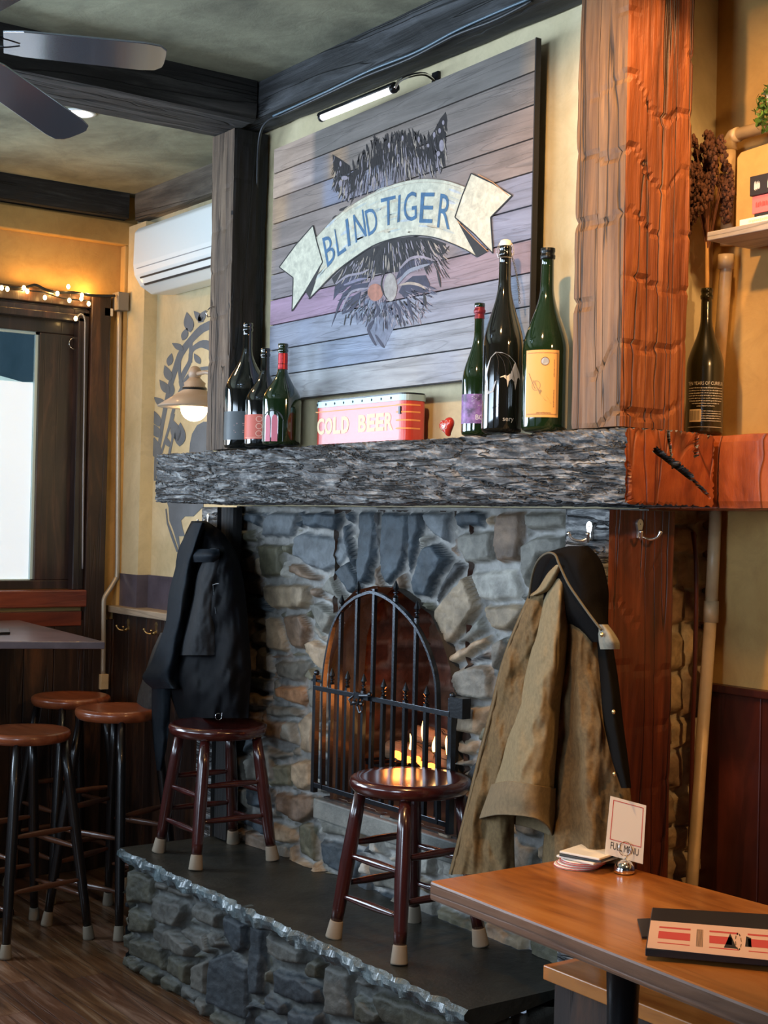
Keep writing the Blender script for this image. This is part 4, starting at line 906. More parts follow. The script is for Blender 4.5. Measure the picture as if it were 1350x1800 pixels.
m.tube([hn+Rh*.018*math.cos(t*math.pi/8)+Fh*.018*math.sin(t*math.pi/8)-Z*.033 for t in range(17)], .0011, 6); m.build('wire_bail', M['nickel'], r_)
ch_ = []; m = MB()
for k in range(22):
    s = k/21; pt = hn+Rh*(.019+.020*s+.004*math.sin(s*3))-Fh*.004-Z*(.033+.115*s)
    d = Vector((Rh.x*.15, Rh.y*.15, -1)).normalized(); sd = Rh if k % 2 else Fh
    m.tube([pt+d*.0045*math.cos(t*math.pi/4)+sd*.0026*math.sin(t*math.pi/4) for t in range(9)], .0007, 5, cap=False)
m.build('chain', M['steel'], r_)
m = MB(); f = curved(c, P, .0011, va+.30, .100, .075, .112)
wing = [(0,.98),(.25,.97),(.5,.90),(.75,.74),(.95,.50),(1.0,.34),(.92,.40),(.85,.38),(.76,.10),(.70,.30),(.60,.36),(.50,.30),(.46,.16),(.42,.34),(.30,.40),(.18,.38),(.05,.30),(-.05,.05),(-.30,.0),(-.45,.25),(-.38,.6),(-.2,.85)]
m.add([f(u, v) for u, v in wing], [tuple(range(len(wing)))]); m.build('silver_wing_print', M['silver'], r_)
m = MB()
for ln in (((.02,.97),(.12,.75),(.10,.42)),((.04,.97),(.30,.75),(.42,.36)),((.08,.97),(.50,.78),(.72,.28))):
    q = interp(ln, 14)
    for (a, b), (a2, b2) in zip(q, q[1:]):
        p0, p1 = f(a, b), f(a2, b2); o_ = (p0-Vector((c.x,c.y,p0.z))).normalized()*.0005; m.tube([p0+o_, p1+o_], .0006, 4)
m.build('wing_ribs', M['ink'], r_)
m = MB(); put_text(m, 'sery', curved(c, P, .0011, va+.32, .026, .030, .012)); m.build('lettering', M['silver'], r_)
r_, c, P, h, va = bottle(956, 437, 2.455, .0595, .0170, M['glass_green'], 'large green bottle with orange label beside the hewn post', .44, .80)
foil(r_, c, P, h-.03, h-.001, M['foil_black'])
la, lb_ = va-.95, va+.60
patch(c, P, .034, .205, la, lb_).build('paper_label', M['lab_orange'], r_, smooth=True)
f = lambda u, v, o_=.0013: (lambda z, r, a: Vector((c[0]+r*math.cos(a), c[1]+r*math.sin(a), c[2]+z)))(.034+.171*v, rad_at(P, .034+.171*v)+o_, la+(lb_-la)*u)
m = MB()
def strip(m, f, u0, v0, u1, v1, w):
    n = 12; du, dv = u1-u0, v1-v0; l = math.hypot(du, dv); pu, pv = -dv/l*w, du/l*w*.55
    m.add([f(u0+du*k/n-pu, v0+dv*k/n-pv) for k in range(n+1)]+[f(u0+du*k/n+pu, v0+dv*k/n+pv) for k in range(n+1)], [(k, k+1, n+2+k, n+1+k) for k in range(n)])
for d_ in (.035, .065):
    strip(m, f, d_, .03+d_*.3, 1-d_, .03+d_*.3, .003); strip(m, f, d_, .97-d_*.3, 1-d_, .97-d_*.3, .003); strip(m, f, 1-d_, .04, 1-d_, .96, .004)
for a_ in (.15, .60): scrawl(m, lambda u, v, a_=a_: f(.84+.03*v, a_+.26*u), int(a_*100))
strip(m, f, .12, .66, .34, .42, .008)
m.add([f(.60+.12*math.cos(t*math.pi/12), .83+.065*math.sin(t*math.pi/12)) for t in range(24)], [tuple(range(24))])
scrawl(m, lambda u, v: f(.38+.40*u, .055+.022*v), 3)
m.build('label_print', plain('sepia_print', (.20,.12,.06), .6), r_)
m = MB(); m.add([f(.60+.10*math.cos(t*math.pi/12), .83+.054*math.sin(t*math.pi/12), .0017) for t in range(24)], [tuple(range(24))])
for k in range(4): pass
m.build('seal', M['silver'], r_)
m = MB()
ring = lambda cx, cy, r0, r1: m.add([f(cx+r0*math.cos(t*math.pi/10), cy+r0*.58*math.sin(t*math.pi/10)) for t in range(20)]+[f(cx+r1*math.cos(t*math.pi/10), cy+r1*.58*math.sin(t*math.pi/10)) for t in range(20)], [(t, (t+1)%20, 20+(t+1)%20, 20+t) for t in range(20)])
ring(.36, .47, .13, .115)
m.add([f(.42,.40), f(.50,.41), f(.68,.29), f(.80,.20), f(.62,.25), f(.46,.35)], [(0,1,2,3,4,5)]); strip(m, f, .27,.55,.44,.40,.008); strip(m, f, .33,.53,.40,.42,.008)
m.build('pen_drawing', plain('brown_drawing', (.32,.22,.10), .6), r_)
# bottle on wall ledge with dried flowers
r_, c, P, h, va = bottle(1237, 507, 2.80, .0475, .0145, M['glass_olive'], 'olive brown bottle on the orange ledge holding dried flowers', .46, .80, base=MZ1+.008, group=None)
m = MB(); put_text(m, 'TEN YEARS OF CURIEUX', curved(c, P, .0009, va+.06, .128, .104, .0088))
for k in range(8): scrawl(m, curved(c, P, .0009, va+.06, .119-.0066*k, .100-.006*max(0,k-4)**2, .0030), k)
for k in range(5): scrawl(m, curved(c, P, .0009, va+.40, .060-.0062*k, .060, .0028), 40+k)
strip_f = curved(c, P, .0009, va+.06, .020, .104, .0010); m.add([strip_f(k/12,0) for k in range(13)]+[strip_f(k/12,1) for k in range(13)], [(k,k+1,14+k,13+k) for k in range(12)])
m.build('label_print', plain('cream_bottle_print', (.62,.55,.42), .5), r_)
m = MB(); fb = curved(c, P, .0010, va-.52, .034, .034, .032); m.add([fb(u,0) for u in (0,.33,.66,1)]+[fb(u,1) for u in (0,.33,.66,1)], [(0,1,5,4),(1,2,6,5),(2,3,7,6)]); m.build('barcode_patch', M['cream'], r_)
m = MB(); fb = curved(c, P, .0014, va-.52, .0375, .029, .025)
for k in range(11): m.add([fb(k/11,0), fb(k/11+.04,0), fb(k/11+.04,1), fb(k/11,1)], [(0,1,2,3)])
m.build('barcode_bars', M['ink'], r_)
top = c+Vector((0,0,h))
fl = thing('dried_flowers', 'bunch of dark dried flowers in the olive bottle', 'flowers', top)
MB().tube([top-Z*.10, top+Z*.03, top+Z*.12+Rh*-.002], [.0055,.0055,.004], 8).build('stem', M['stem'], fl, smooth=True)
m = MB(); st = MB(); rr = random.Random(5)
ctr = atT(1243, 320, (top-CP).dot(CF))
for k in range(34):
    a = rr.uniform(0, 2*math.pi); e = rr.uniform(.25, 1); r0 = .062*math.sqrt(rr.random())
    tipz = rr.uniform(-.05, .135) if k > 3 else .14
    end = Vector((top.x+r0*math.cos(a), top.y+r0*math.sin(a)*.7, ctr.z+tipz*.8)); end += Rh*(-.03*(tipz*7) if tipz > .05 else 0)
    mid = top+Z*(.10+rr.random()*.05)+(end-top)*.35; droop = end-Z*rr.uniform(.05,.09)+Vector((math.cos(a), math.sin(a)*.7, 0))*.012
    cur = interp([tuple(top+Z*.08), tuple(mid*.5+end*.5+Z*.012), tuple(end), tuple(droop)], 16); st.tube(cur, .0012, 5)
    for q in cur[6:]:
        for _ in range(7):
            d = Vector((rr.gauss(0,1), rr.gauss(0,1), rr.gauss(0,1))).normalized()*rr.uniform(.003,.011)
            m.sphere(Vector(q)+d, rr.uniform(.0028,.0058), 5, 4, (1,1,1.4))
m.build('flower_heads', M['flower'], fl); st.build('branches', plain('brown_twig', (.16,.06,.03), .8), fl)
# ------------------------------------------------------------------ COLD BEER tin
Yt = 2.44; x0 = onY(552, 740, Yt).x; x1 = x0+.49; z0 = MT; z1 = onY(552, 706, Yt).z; dep = .085; rc = .03
def rr_ring(x0, x1, y0, y1, r, n=6):
    out = []
    for (cx, cy, a) in ((x1-r, y0+r, -90), (x1-r, y1-r, 0), (x0+r, y1-r, 90), (x0+r, y0+r, 180)):
        for k in range(n+1): t = R(a+90*k/n); out.append((cx+r*math.cos(t), cy+r*math.sin(t)))
    return out
tin = thing('tin_box', 'red COLD BEER tin box standing on the mantel under the sign', 'tin', ((x0+x1)/2, Yt+dep/2, z0))
ring = rr_ring(x0, x1, Yt, Yt+dep, rc)
MB().prism([(x, y, z0) for x, y in ring], (0,0,z1-z0-.022)).build('tin_body', M['tin'], tin, smooth=False)
ring2 = rr_ring(x0-.002, x1+.002, Yt-.002, Yt+dep+.002, rc)
MB().prism([(x, y, z1-.022) for x, y in ring2], (0,0,.018)).build('lid_rim', M['tin_lid'], tin)
MB().prism([(x, y, z1-.004) for x, y in rr_ring(x0, x1, Yt, Yt+dep, rc)], (0,0,.005)).build('lid_edge', M['black'], tin)
m = MB()
for k in range(9): m.sphere((x0+.02+k*(x1-x0-.06)/8.6, Yt-.002, z1-.013), .0042, 8, 6, (1,.4,1))
m.build('rivets', M['black'], tin)
fr_ = lambda u, v: Vector((x0+.02+u*(x1-x0-.075), Yt-.0008, z0+.03+v*(z1-z0-.085)))
m = MB()
for i, chs in enumerate('COLD BEER'):
    if chs == ' ': continue
    u0 = i/9+(.0); put_text(m, chs, lambda u, v, u0=u0: fr_(u0+u*.100, v), bold=.035)
m.build('lettering', M['cream'], tin)
m = MB(); m.box(x0+.01, x1-.04, Yt-.0008, Yt, z1-.037, z1-.034)
for k in range(4):
    z = z0+.032+k*.024; seg = [(x1-.045, Yt)]+[(x1-rc+ (rc+.0007)*math.cos(R(a)), Yt+rc+(rc+.0007)*math.sin(R(a))) for a in range(-90, 1, 15)]+[(x1+.0007, Yt+dep-rc)]
    if k == 3: z = z1-.037
    n_ = len(seg); m.add([(x, y-.0006, z) for x, y in seg]+[(x, y-.0006, z+.0045) for x, y in seg], [(j, j+1, n_+j+1, n_+j) for j in range(n_-1)])
m.build('stripes', M['orange_line'], tin)
MB().box(x1-rc, x1-rc+.009, Yt-.004, Yt+.004, z1-.062, z1-.040).build('hasp', M['black'], tin)
# heart
hc = onY(786, 746, 2.44); s_ = .030
def heart_pts(s): return [(16*math.sin(t)**3/17*s*.95, (13*math.cos(t)-5*math.cos(2*t)-2*math.cos(3*t)-math.cos(4*t))/17*s) for t in [2*math.pi*k/40 for k in range(40)]]
hz = MT+.031
hp = heart_pts(s_); m = MB(); rot = R(14)
rows = []
for sc, yy in ((.02,-.012),(.6,-.0115),(.88,-.009),(1,-.003),(1,.003),(.88,.009),(.6,.0115),(.02,.012)):
    rows.append([(hc.x+(x*math.cos(rot)-z*math.sin(rot))*sc, 2.44+yy, hz+(x*math.sin(rot)+z*math.cos(rot))*sc) for x, z in hp])
m.grid(rows, close=True); ho = m.build('heart_ornament', M['heart'], smooth=True); tag(ho, 'small red heart ornament with white lettering beside the tin', 'ornament')
m = MB()
for (cx, cz, r_2) in ((0,.0,.007),(-.011,.008,.005),(.011,.009,.005),(0,-.013,.005),(-.009,-.006,.004),(.01,-.004,.004)):
    for t in range(10):
        a, b = t*math.pi/5, (t+.6)*math.pi/5; m.tube([(hc.x+cx+r_2*math.cos(a), 2.44-.0125, hz+cz+r_2*math.sin(a)), (hc.x+cx+r_2*math.cos(b), 2.44-.0125, hz+cz+r_2*math.sin(b))], .0007, 4)
m.build('white_print', M['white'], ho)
# ------------------------------------------------------------------ hanging coats
def shell(rows, Y0, nr=44, nc=40, wr=.003, seed=0, back=.0, cap_top=True, fold=26, open_=False):
    """rows: [(y_px, [(x_px, bulge towards viewer in m), ...])] in photo pixels on the plane Y0; builds a closed, rounded volume"""
    prof = []
    for y, pts in rows:
        q = interp([(x, y if len(p) < 3 else p[2], b) for p in pts for (x, b) in [(p[0], p[1])]], nc); prof.append([tuple(a) for a in q])
    full = []
    for j in range(nc): full.append(interp([prof[i][j] for i in range(len(rows))], nr))
    P = []
    for i in range(nr):
        row = []
        for j in range(nc):
            x, y, b = full[j][i]; e = math.sin(math.pi*j/(nc-1))
            n = float(fbm(x/fold+seed, y/(fold*3.2), seed, 3))*wr*2.4*min(1, e*3) + float(fbm((x+y*.5)/11+seed, (y-x*.4)/30, seed+4, 2))*wr*.8*min(1,e*3)
            row.append(onY(x, y, Y0-max(b, 0)-n))
        if not open_:
            L_, R_ = row[0], row[-1]
            for k in range(1, 8):
                s = k/8; row.append(R_+(L_-R_)*s+Vector((0, back*math.sin(math.pi*s), 0)))
        P.append(row)
    m = MB(); m.grid(P, close=not open_); return m, P
cr4 = lambda x, y: (750+x*.3888, 880+y*.3888)
JY = 2.395
coat = thing('khaki_coat', 'long khaki canvas coat with dark corduroy collar on the hook by the post', 'coat', onY(960, 1500, 2.36))
def rows4(data): return [(880+y*.3888, [(750+p[0]*.3888, p[1]) if len(p) < 3 else (750+p[0]*.3888, p[1], 880+p[2]*.3888) for p in pts]) for y, pts in data]
# body, right part
m, P = shell(rows4([(330, [(560,.03),(600,.05),(690,.06),(740,.03)]),
 (560, [(600,.03),(660,.055),(720,.065),(790,.02)]), (750, [(590,.03),(650,.05),(690,.085),(760,.07),(830,.01)]),
 (1000, [(580,.02),(640,.04),(700,.095),(780,.075),(800,.05),(880,.01)]), (1200, [(560,.02),(620,.05),(660,.05),(720,.10),(790,.07),(830,.055),(905,.01)]),
 (1400, [(540,.02),(600,.05),(660,.06),(730,.10),(800,.075),(860,.05),(930,.01)]), (1640, [(520,.02),(580,.06),(660,.07),(740,.10),(800,.08),(860,.05),(935,.01)])]), JY, 60, 56, .009, 3)
m.build('coat_body', M['khaki_dark'], coat, smooth=True)
# left front panel with piped edge
m, P = shell(rows4([(420, [(462,.02),(500,.04),(560,.04),(610,.02)]), (600, [(384,.02),(420,.05),(500,.045),(560,.02)]),
 (750, [(332,.02),(370,.055),(420,.055),(480,.03),(530,.02)]), (950, [(283,.02),(320,.055),(380,.05),(430,.07),(490,.03)]), (1150, [(232,.02),(270,.05),(320,.065),(380,.04),(460,.03)]),
 (1400, [(172,.02),(215,.05),(270,.04),(320,.07),(400,.03)]), (1690, [(98,.02),(150,.05),(220,.045),(280,.06),(340,.06),(400,.03)])]), JY, 60, 50, .011, 9)
m.build('left_panel', M['khaki_dark'], coat, smooth=True)
pt = [onY(*cr4(x, y), JY-.035) for x, y in ((470,440),(395,600),(345,750),(297,950),(245,1150),(190,1380),(112,1690))]
MB().tube([Vector(p) for p in interp([tuple(p) for p in pt], 40)], .0035, 8).build('piped_edge', M['khaki_seam'], coat, smooth=True)
# sleeve in front
m, P = shell(rows4([(290, [(590,.06),(600,.075),(612,.075),(625,.06)]), (400, [(545,.05),(570,.09),(610,.10),(642,.05)]), (560, [(500,.05),(540,.105),(590,.115),(640,.05)]),
 (750, [(455,.05),(500,.12),(570,.125),(626,.05)]), (900, [(418,.05),(480,.125),(550,.13),(607,.05)]), (1060, [(362,.05),(430,.13),(530,.135),(594,.05)]),
 (1230, [(312,.05),(390,.14),(500,.14),(580,.05)]), (1300, [(293,.05),(380,.145),(490,.145),(576,.05)])]), JY, 60, 44, .007, 5, back=.02)
m.build('sleeve', M['khaki'], coat, smooth=True)
m, P = shell([(880+y*.3888, [(750+a*.3888, b, 880+c*.3888) for a, b, c in pts]) for y, pts in [
 (1280, [(297,.05,1285),(380,.148,1270),(490,.148,1285),(577,.05,1300)]), (1350, [(262,.05,1380),(350,.155,1345),(480,.155,1370),(573,.05,1420)]),
 (1440, [(240,.05,1440),(330,.158,1422),(470,.160,1432),(540,.11,1470),(566,.05,1520)])]], JY, 24, 44, .002, 6, back=.03)
m.build('sleeve_cuff', M['khaki_seam'], coat, smooth=True, solid=.004)
# dark lining behind and right
m, P = shell(rows4([(640, [(770,.02),(800,.035),(840,.01)]), (820, [(785,.03),(830,.055),(868,.01)]), (1000, [(800,.03),(850,.06),(888,.01)]), (1180, [(840,.03),(880,.055),(912,.01)]), (1300, [(880,.03),(905,.05),(925,.01)])]), JY-.035, 30, 16, .002, 2)
m.build('lining', M['lining'], coat, smooth=True)
# collar: thick folded band from the hook down to the tip
def fan(rowsd, Y0, mat, name, th, seed=0):
    m, P = shell(rowsd, Y0, 40, 26, .002, seed); return m.build(name, mat, coat, smooth=True)
fan(rows4([(205, [(640,.03),(670,.05),(700,.05),(730,.02)]), (245, [(520,.03),(600,.09),(700,.09),(770,.02)]), (300, [(485,.02),(560,.075),(690,.11),(800,.02)]),
 (400, [(466,.02),(540,.055),(700,.115),(822,.02)]), (480, [(500,.02),(600,.07),(720,.12),(822,.02)]), (560, [(640,.04),(700,.09),(770,.12),(822,.03)]), (640, [(740,.05),(780,.10),(815,.10),(835,.04)])]), JY-.005, M['cord'], 'corduroy_collar', .004, 4)
ed = [onY(*cr4(x, y), JY-b) for x, y, b in ((462,440,.05),(480,330,.07),(505,270,.09),(545,238,.10),(580,245,.11),(600,290,.125),(640,375,.13),(690,450,.135),(740,520,.14),(790,585,.14))]
MB().tube([Vector(p) for p in interp([tuple(p) for p in ed], 60)], .003, 8).build('collar_edge', plain('olive_edge', (.09,.075,.045), .8), coat, smooth=True)
m, P = shell(rows4([(560, [(770,.115),(785,.13),(800,.13),(820,.10)]), (600, [(775,.115),(800,.14),(830,.14),(850,.10)]), (640, [(778,.115),(810,.142),(845,.142),(872,.10)]), (672, [(785,.115),(815,.13),(850,.13),(873,.10)])]), JY, 20, 20, .001, 4)
tag(m.build('collar_tip', plain('grey_khaki', (.24,.215,.16), .8, 0, 0, .0005, 420, .12), coat, smooth=True), 'grey khaki underside of the collar tip')
m, P = shell(rows4([(430, [(455,.03),(480,.055),(500,.03)]), (400, [(500,.05),(530,.08),(560,.06)]), (330, [(545,.07),(575,.098),(600,.08)]), (290, [(585,.09),(596,.105),(605,.1)])][::-1]), JY-.01, 20, 12, .001, 4)
m.build('collar_fold', M['khaki'], coat, smooth=True)
for cx, cy, b in ((792, 606, .145), (848, 1236, .075), (845, 955, .10)):
    p = onY(*cr4(cx, cy), JY-b); MB().sphere(p, .0055, 10, 8, (1,.5,1)).build('snap', M['copper'], coat, smooth=True)
# ------------------------------------------------------------------ black coats on the left post
BY = 2.565
def shellb(data, Y0, *a, **k): return shell([(y, pts) for y, pts in data], Y0, *a, **k)
c2 = lambda x: 240+x*.2555; r2 = lambda y: 900+y*.2555
def rows2(data): return [(r2(y), [(c2(p[0]), p[1]) for p in pts]) for y, pts in data]
bc = thing('black_coat', 'black hooded coat hanging in front of the left post', 'coat', onY(340, 1330, 2.34))
m, P = shell(rows2([(62, [(378,.02),(400,.05),(440,.06),(480,.03)]), (150, [(345,.02),(400,.07),(470,.09),(540,.06),(600,.02)]), (300, [(330,.02),(420,.08),(520,.11),(620,.09),(690,.02)]),
 (500, [(300,.02),(420,.09),(540,.12),(640,.10),(740,.02)]), (800, [(260,.02),(400,.09),(500,.12),(640,.10),(770,.02)]), (1100, [(200,.02),(350,.10),(480,.10),(620,.13),(790,.02)]), (1250, [(230,.02),(360,.09),(500,.10),(640,.10),(780,.02)]), (1418, [(290,.02),(380,.05),(500,.07),(640,.05),(770,.02)])]), BY, 60, 50, .009, 12)
m.build('coat_body', M['blackcloth'], bc, smooth=True)
m, P = shell(rows2([(250, [(505,.11),(520,.125),(560,.12),(575,.11)]), (420, [(420,.10),(460,.14),(520,.13),(560,.11)]), (600, [(385,.09),(430,.15),(500,.14),(560,.10)]), (800, [(330,.09),(390,.16),(480,.15),(570,.10)]), (985, [(298,.09),(360,.16),(450,.15),(560,.10)])]), BY, 40, 34, .006, 7)
m.build('sleeve', plain('charcoal_sleeve', (.020,.021,.023), .7, 0, 0, .0005, 300, .2, spec=.15), bc, smooth=True)
m, P = shell(rows2([(255, [(370,.11),(400,.13),(500,.14),(570,.12)]), (300, [(355,.11),(400,.15),(500,.16),(572,.12)]), (345, [(370,.11),(430,.14),(500,.14),(540,.12)])]), BY, 20, 26, .002, 3)
m.build('collar', M['blackcloth2'], bc, smooth=True)
MB().tube([onY(c2(x), r2(y), BY-.125) for x, y in ((505,360),(520,450),(532,560),(545,700))], .0012, 5).build('zip', M['black'], bc)
MB().tube([onY(c2(x), r2(y), BY-.14) for x, y in ((525,502),(545,494),(565,492))], .0009, 5).build('reflective_piping', M['silver'], bc)
kr = onY(c2(564), r2(1408), BY-.12); MB().tube([kr+Rh*.0115*math.cos(t*math.pi/10)+Z*.0115*math.sin(t*math.pi/10) for t in range(21)]+[kr+Rh*.012+Z*.016], .0009, 6).build('zip_ring', M['chrome'], bc)
bc2 = thing('black_coat', 'slate black softshell coat hanging left of the hooded coat', 'coat', onY(290, 1340, 2.42))
m, P = shell(rows2([(75, [(385,.05),(420,.08),(450,.09),(470,.06)]), (250, [(290,.03),(340,.07),(390,.13),(440,.06)]), (380, [(268,.03),(310,.07),(350,.12),(420,.05)]), (560, [(222,.03),(270,.09),(320,.12),(400,.05)]),
 (760, [(200,.03),(250,.10),(300,.12),(370,.05)]), (900, [(150,.03),(210,.10),(260,.12),(340,.05)]), (1040, [(95,.03),(160,.08),(230,.12),(320,.04)]), (1140, [(40,.03),(110,.07),(200,.11),(300,.04)]), (1215, [(110,.03),(180,.07),(250,.09),(310,.04)])]), BY-.02, 50, 34, .006, 31)
m.build('coat_body', M['blackcloth2'], bc2, smooth=True)
m, P = shell(rows2([(1150, [(105,.02),(140,.05),(190,.05),(240,.02)]), (1400, [(105,.02),(140,.05),(180,.05),(230,.02)]), (1600, [(118,.02),(145,.04),(180,.04),(210,.02)]), (1780, [(138,.02),(148,.03),(160,.03),(172,.02)])]), BY-.01, 30, 20, .004, 15)
m.build('hanging_sleeve', M['blackcloth2'], bc2, smooth=True)
m, P = shell(rows2([(62, [(378,.03),(395,.05),(425,.06),(455,.03)]), (150, [(335,.03),(360,.05),(400,.06),(440,.03)]), (300, [(280,.03),(300,.05),(330,.06),(380,.03)]), (380, [(268,.03),(280,.045),(310,.05),(340,.03)])]), BY+.02, 24, 18, .002, 8)
m.build('hood', M['lining'], bc2, smooth=True)
gc = thing('grey_coat', 'grey coat showing behind the black coats at the left edge', 'coat', onY(260, 1255, 2.46))
m, P = shell(rows2([(830, [(165,.02),(180,.04),(200,.04),(220,.02)]), (950, [(110,.02),(140,.04),(180,.05),(220,.02)]), (1100, [(60,.02),(100,.05),(150,.06),(220,.02)]), (1250, [(10,.02),(50,.05),(110,.06),(200,.02)]), (1340, [(3,.02),(40,.05),(100,.06),(180,.02)]), (1385, [(20,.02),(50,.04),(80,.04),(120,.02)])]), BY+.055, 40, 24, .005, 41)
m.build('coat_body', M['greycloth'], gc, smooth=True)
# ------------------------------------------------------------------ coat hooks
def hook(p, nrm, right, label, mat=M['nickel'], s=1.0, double=True):
    t = thing('coat_hook', label, 'hook', p, 'coat hooks'); p = Vector(p); nrm = Vector(nrm); right = Vector(right)
    p = p-nrm*.004; m = MB(); pts = []
    for k in range(17):
        a = math.pi*k/16; pts.append(p+right*(.011*s*math.cos(a))+Z*(.012*s+.013*s*math.sin(a)))
    pts += [p-right*.006*s-Z*.006*s, p-right*.008*s-Z*.022*s, p+right*.008*s-Z*.022*s, p+right*.006*s-Z*.006*s]
    m.prism(pts, nrm*.007); m.build('plate', mat, t, bevel=.0008)
    arms = ((-1, 1) if double else (0,))
    for sg in arms:
        q = [p+nrm*.004-Z*.014*s, p+nrm*.02*s+right*sg*.012*s-Z*.024*s, p+nrm*.036*s+right*sg*.026*s-Z*.020*s, p+nrm*.043*s+right*sg*.034*s-Z*.004*s]
        MB().tube([Vector(a) for a in interp([tuple(a) for a in q], 14)], [.0036*s]*11+[.0042*s,.0050*s,.0055*s], 8).build('prong', mat, t, smooth=True)
    MB().sphere(p+nrm*.005+Z*.012*s, .0028*s, 8, 6).build('screw', M['iron'], t)
    return t
hook(onY(1037, 934, 2.417), (0,-1,0), (1,0,0), 'white metal hook above the khaki coat on the grey post face')
hook(onX(1124, 930, -2.459), (1,0,0), (0,1,0), 'brass toned hook alone on the dark red side of the post')
hook(onY(366, 912, 2.600), (0,-1,0), (1,0,0), 'pale hook above the black coats', s=.8)
hook(onY(226, 1098, 2.840), (0,-1,0), (1,0,0), 'brass hook on the wainscot, left of two', M['copper'], 1.1)
hook(onY(275, 1104, 2.840), (0,-1,0), (1,0,0), 'brass hook on the wainscot nearest the black coats', M['copper'], 1.1)
p = onY(371, 545, 2.415)
h_ = MB().tube([p+Vector((0,.012,.012)), p+Z*.012, p-Vector((0,.012,0)), p-Vector((0,.02,.012)), p-Vector((0,.012,.026)), p-Z*.022], .0022, 6).build('screw_hook', M['chrome'], smooth=True); tag(h_, 'small bright screw hook high on the left post', 'hook')
# ------------------------------------------------------------------ painted plank sign
SY = 2.505; BT_ = .006
sg = thing('painted_sign', 'large painted plank sign reading BLIND TIGER on a banner over a tiger', 'sign', (-3.6, SY+.02, 2.03))
tl = onY(482, 262, SY); tr = onY(941, 66, SY); bl = onY(480, 704, SY); br = onY(800, 672, SY)
X0, X1 = tl.x, tr.x; Z0 = (bl.z+br.z)/2
NP = 10
def topz(x): return tl.z+(tr.z-tl.z)*(x-X0)/(X1-X0)
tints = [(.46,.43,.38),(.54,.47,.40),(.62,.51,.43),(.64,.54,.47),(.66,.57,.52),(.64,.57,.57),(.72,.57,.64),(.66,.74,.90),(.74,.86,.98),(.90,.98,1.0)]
m = MB()
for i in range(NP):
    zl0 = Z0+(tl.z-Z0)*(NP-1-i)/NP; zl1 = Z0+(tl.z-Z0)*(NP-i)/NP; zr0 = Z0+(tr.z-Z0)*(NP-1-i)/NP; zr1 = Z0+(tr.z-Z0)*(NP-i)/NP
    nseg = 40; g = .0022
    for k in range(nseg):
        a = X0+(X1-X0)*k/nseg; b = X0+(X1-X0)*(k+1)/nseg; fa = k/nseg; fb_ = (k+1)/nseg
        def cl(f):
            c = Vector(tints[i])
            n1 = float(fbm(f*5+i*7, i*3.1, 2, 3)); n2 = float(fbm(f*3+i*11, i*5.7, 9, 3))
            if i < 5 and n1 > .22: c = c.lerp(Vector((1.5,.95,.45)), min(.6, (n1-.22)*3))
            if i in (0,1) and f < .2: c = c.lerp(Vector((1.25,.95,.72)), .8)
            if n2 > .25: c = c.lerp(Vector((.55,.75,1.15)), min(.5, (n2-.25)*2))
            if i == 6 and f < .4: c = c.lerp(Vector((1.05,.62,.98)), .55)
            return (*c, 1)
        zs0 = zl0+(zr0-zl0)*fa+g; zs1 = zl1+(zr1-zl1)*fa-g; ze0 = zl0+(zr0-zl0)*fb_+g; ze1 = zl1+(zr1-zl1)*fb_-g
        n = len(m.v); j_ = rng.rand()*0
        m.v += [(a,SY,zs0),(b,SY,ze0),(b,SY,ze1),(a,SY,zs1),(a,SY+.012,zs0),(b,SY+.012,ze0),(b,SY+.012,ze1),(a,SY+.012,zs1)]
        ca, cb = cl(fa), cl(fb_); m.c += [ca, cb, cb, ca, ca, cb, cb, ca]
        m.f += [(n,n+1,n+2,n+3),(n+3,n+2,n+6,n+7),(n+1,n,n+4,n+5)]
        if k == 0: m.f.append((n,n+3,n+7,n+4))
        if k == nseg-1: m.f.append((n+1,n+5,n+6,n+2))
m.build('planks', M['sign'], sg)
MB().prism([(X0-.001,SY+.0123,Z0),(X1+.004,SY+.0123,Z0),(X1+.004,SY+.0123,tr.z),(X0-.001,SY+.0123,tl.z)], (0,BT_,0)).prism([(X1+.0005,SY,Z0),(X1+.004,SY,Z0),(X1+.004,SY,tr.z),(X1+.0005,SY,tr.z)], (0,.0123,0)).build('backing', M['sign_edge'], sg)
pc_ = lambda cx, cy, o=.0006: onY(450+cx*.4074, 50+cy*.4074, SY-o)
def poly(mb, pts, o, col, th=.0004):
    P = [pc_(x, y, o) for x, y in pts]; mb.prism(P, (0, th, 0), col=(*col, 1))
def subdiv_poly(pts): return pts
CRM = (.62,.60,.47); CR2 = (.50,.52,.46); BLU = (.055,.15,.28); BLK = (.015,.012,.012); ORG = (.55,.27,.10); FUR = (.016,.011,.012); FRB = (.035,.033,.065); MAV = (.30,.26,.30); TNN = (.42,.34,.27); PNK = (.42,.17,.11)
def stroke(mb, pts, w, o, col, taper=True, n=12):
    q = interp(pts, n); vs = []
    for i, a in enumerate(q):
        a0 = q[max(i-1,0)]; a1 = q[min(i+1,n-1)]; t = a1-a0; l = np.hypot(*t) or 1; nx, ny = -t[1]/l, t[0]/l
        ww = w*(math.sin(math.pi*(.08+.90*i/(n-1)))**.7 if taper else 1); vs += [pc_(a[0]+nx*ww, a[1]+ny*ww, o), pc_(a[0]-nx*ww, a[1]-ny*ww, o)]
    mb.add(vs, [(2*i, 2*i+2, 2*i+3, 2*i+1) for i in range(n-1)], (*col, 1))
rs = random.Random(3)
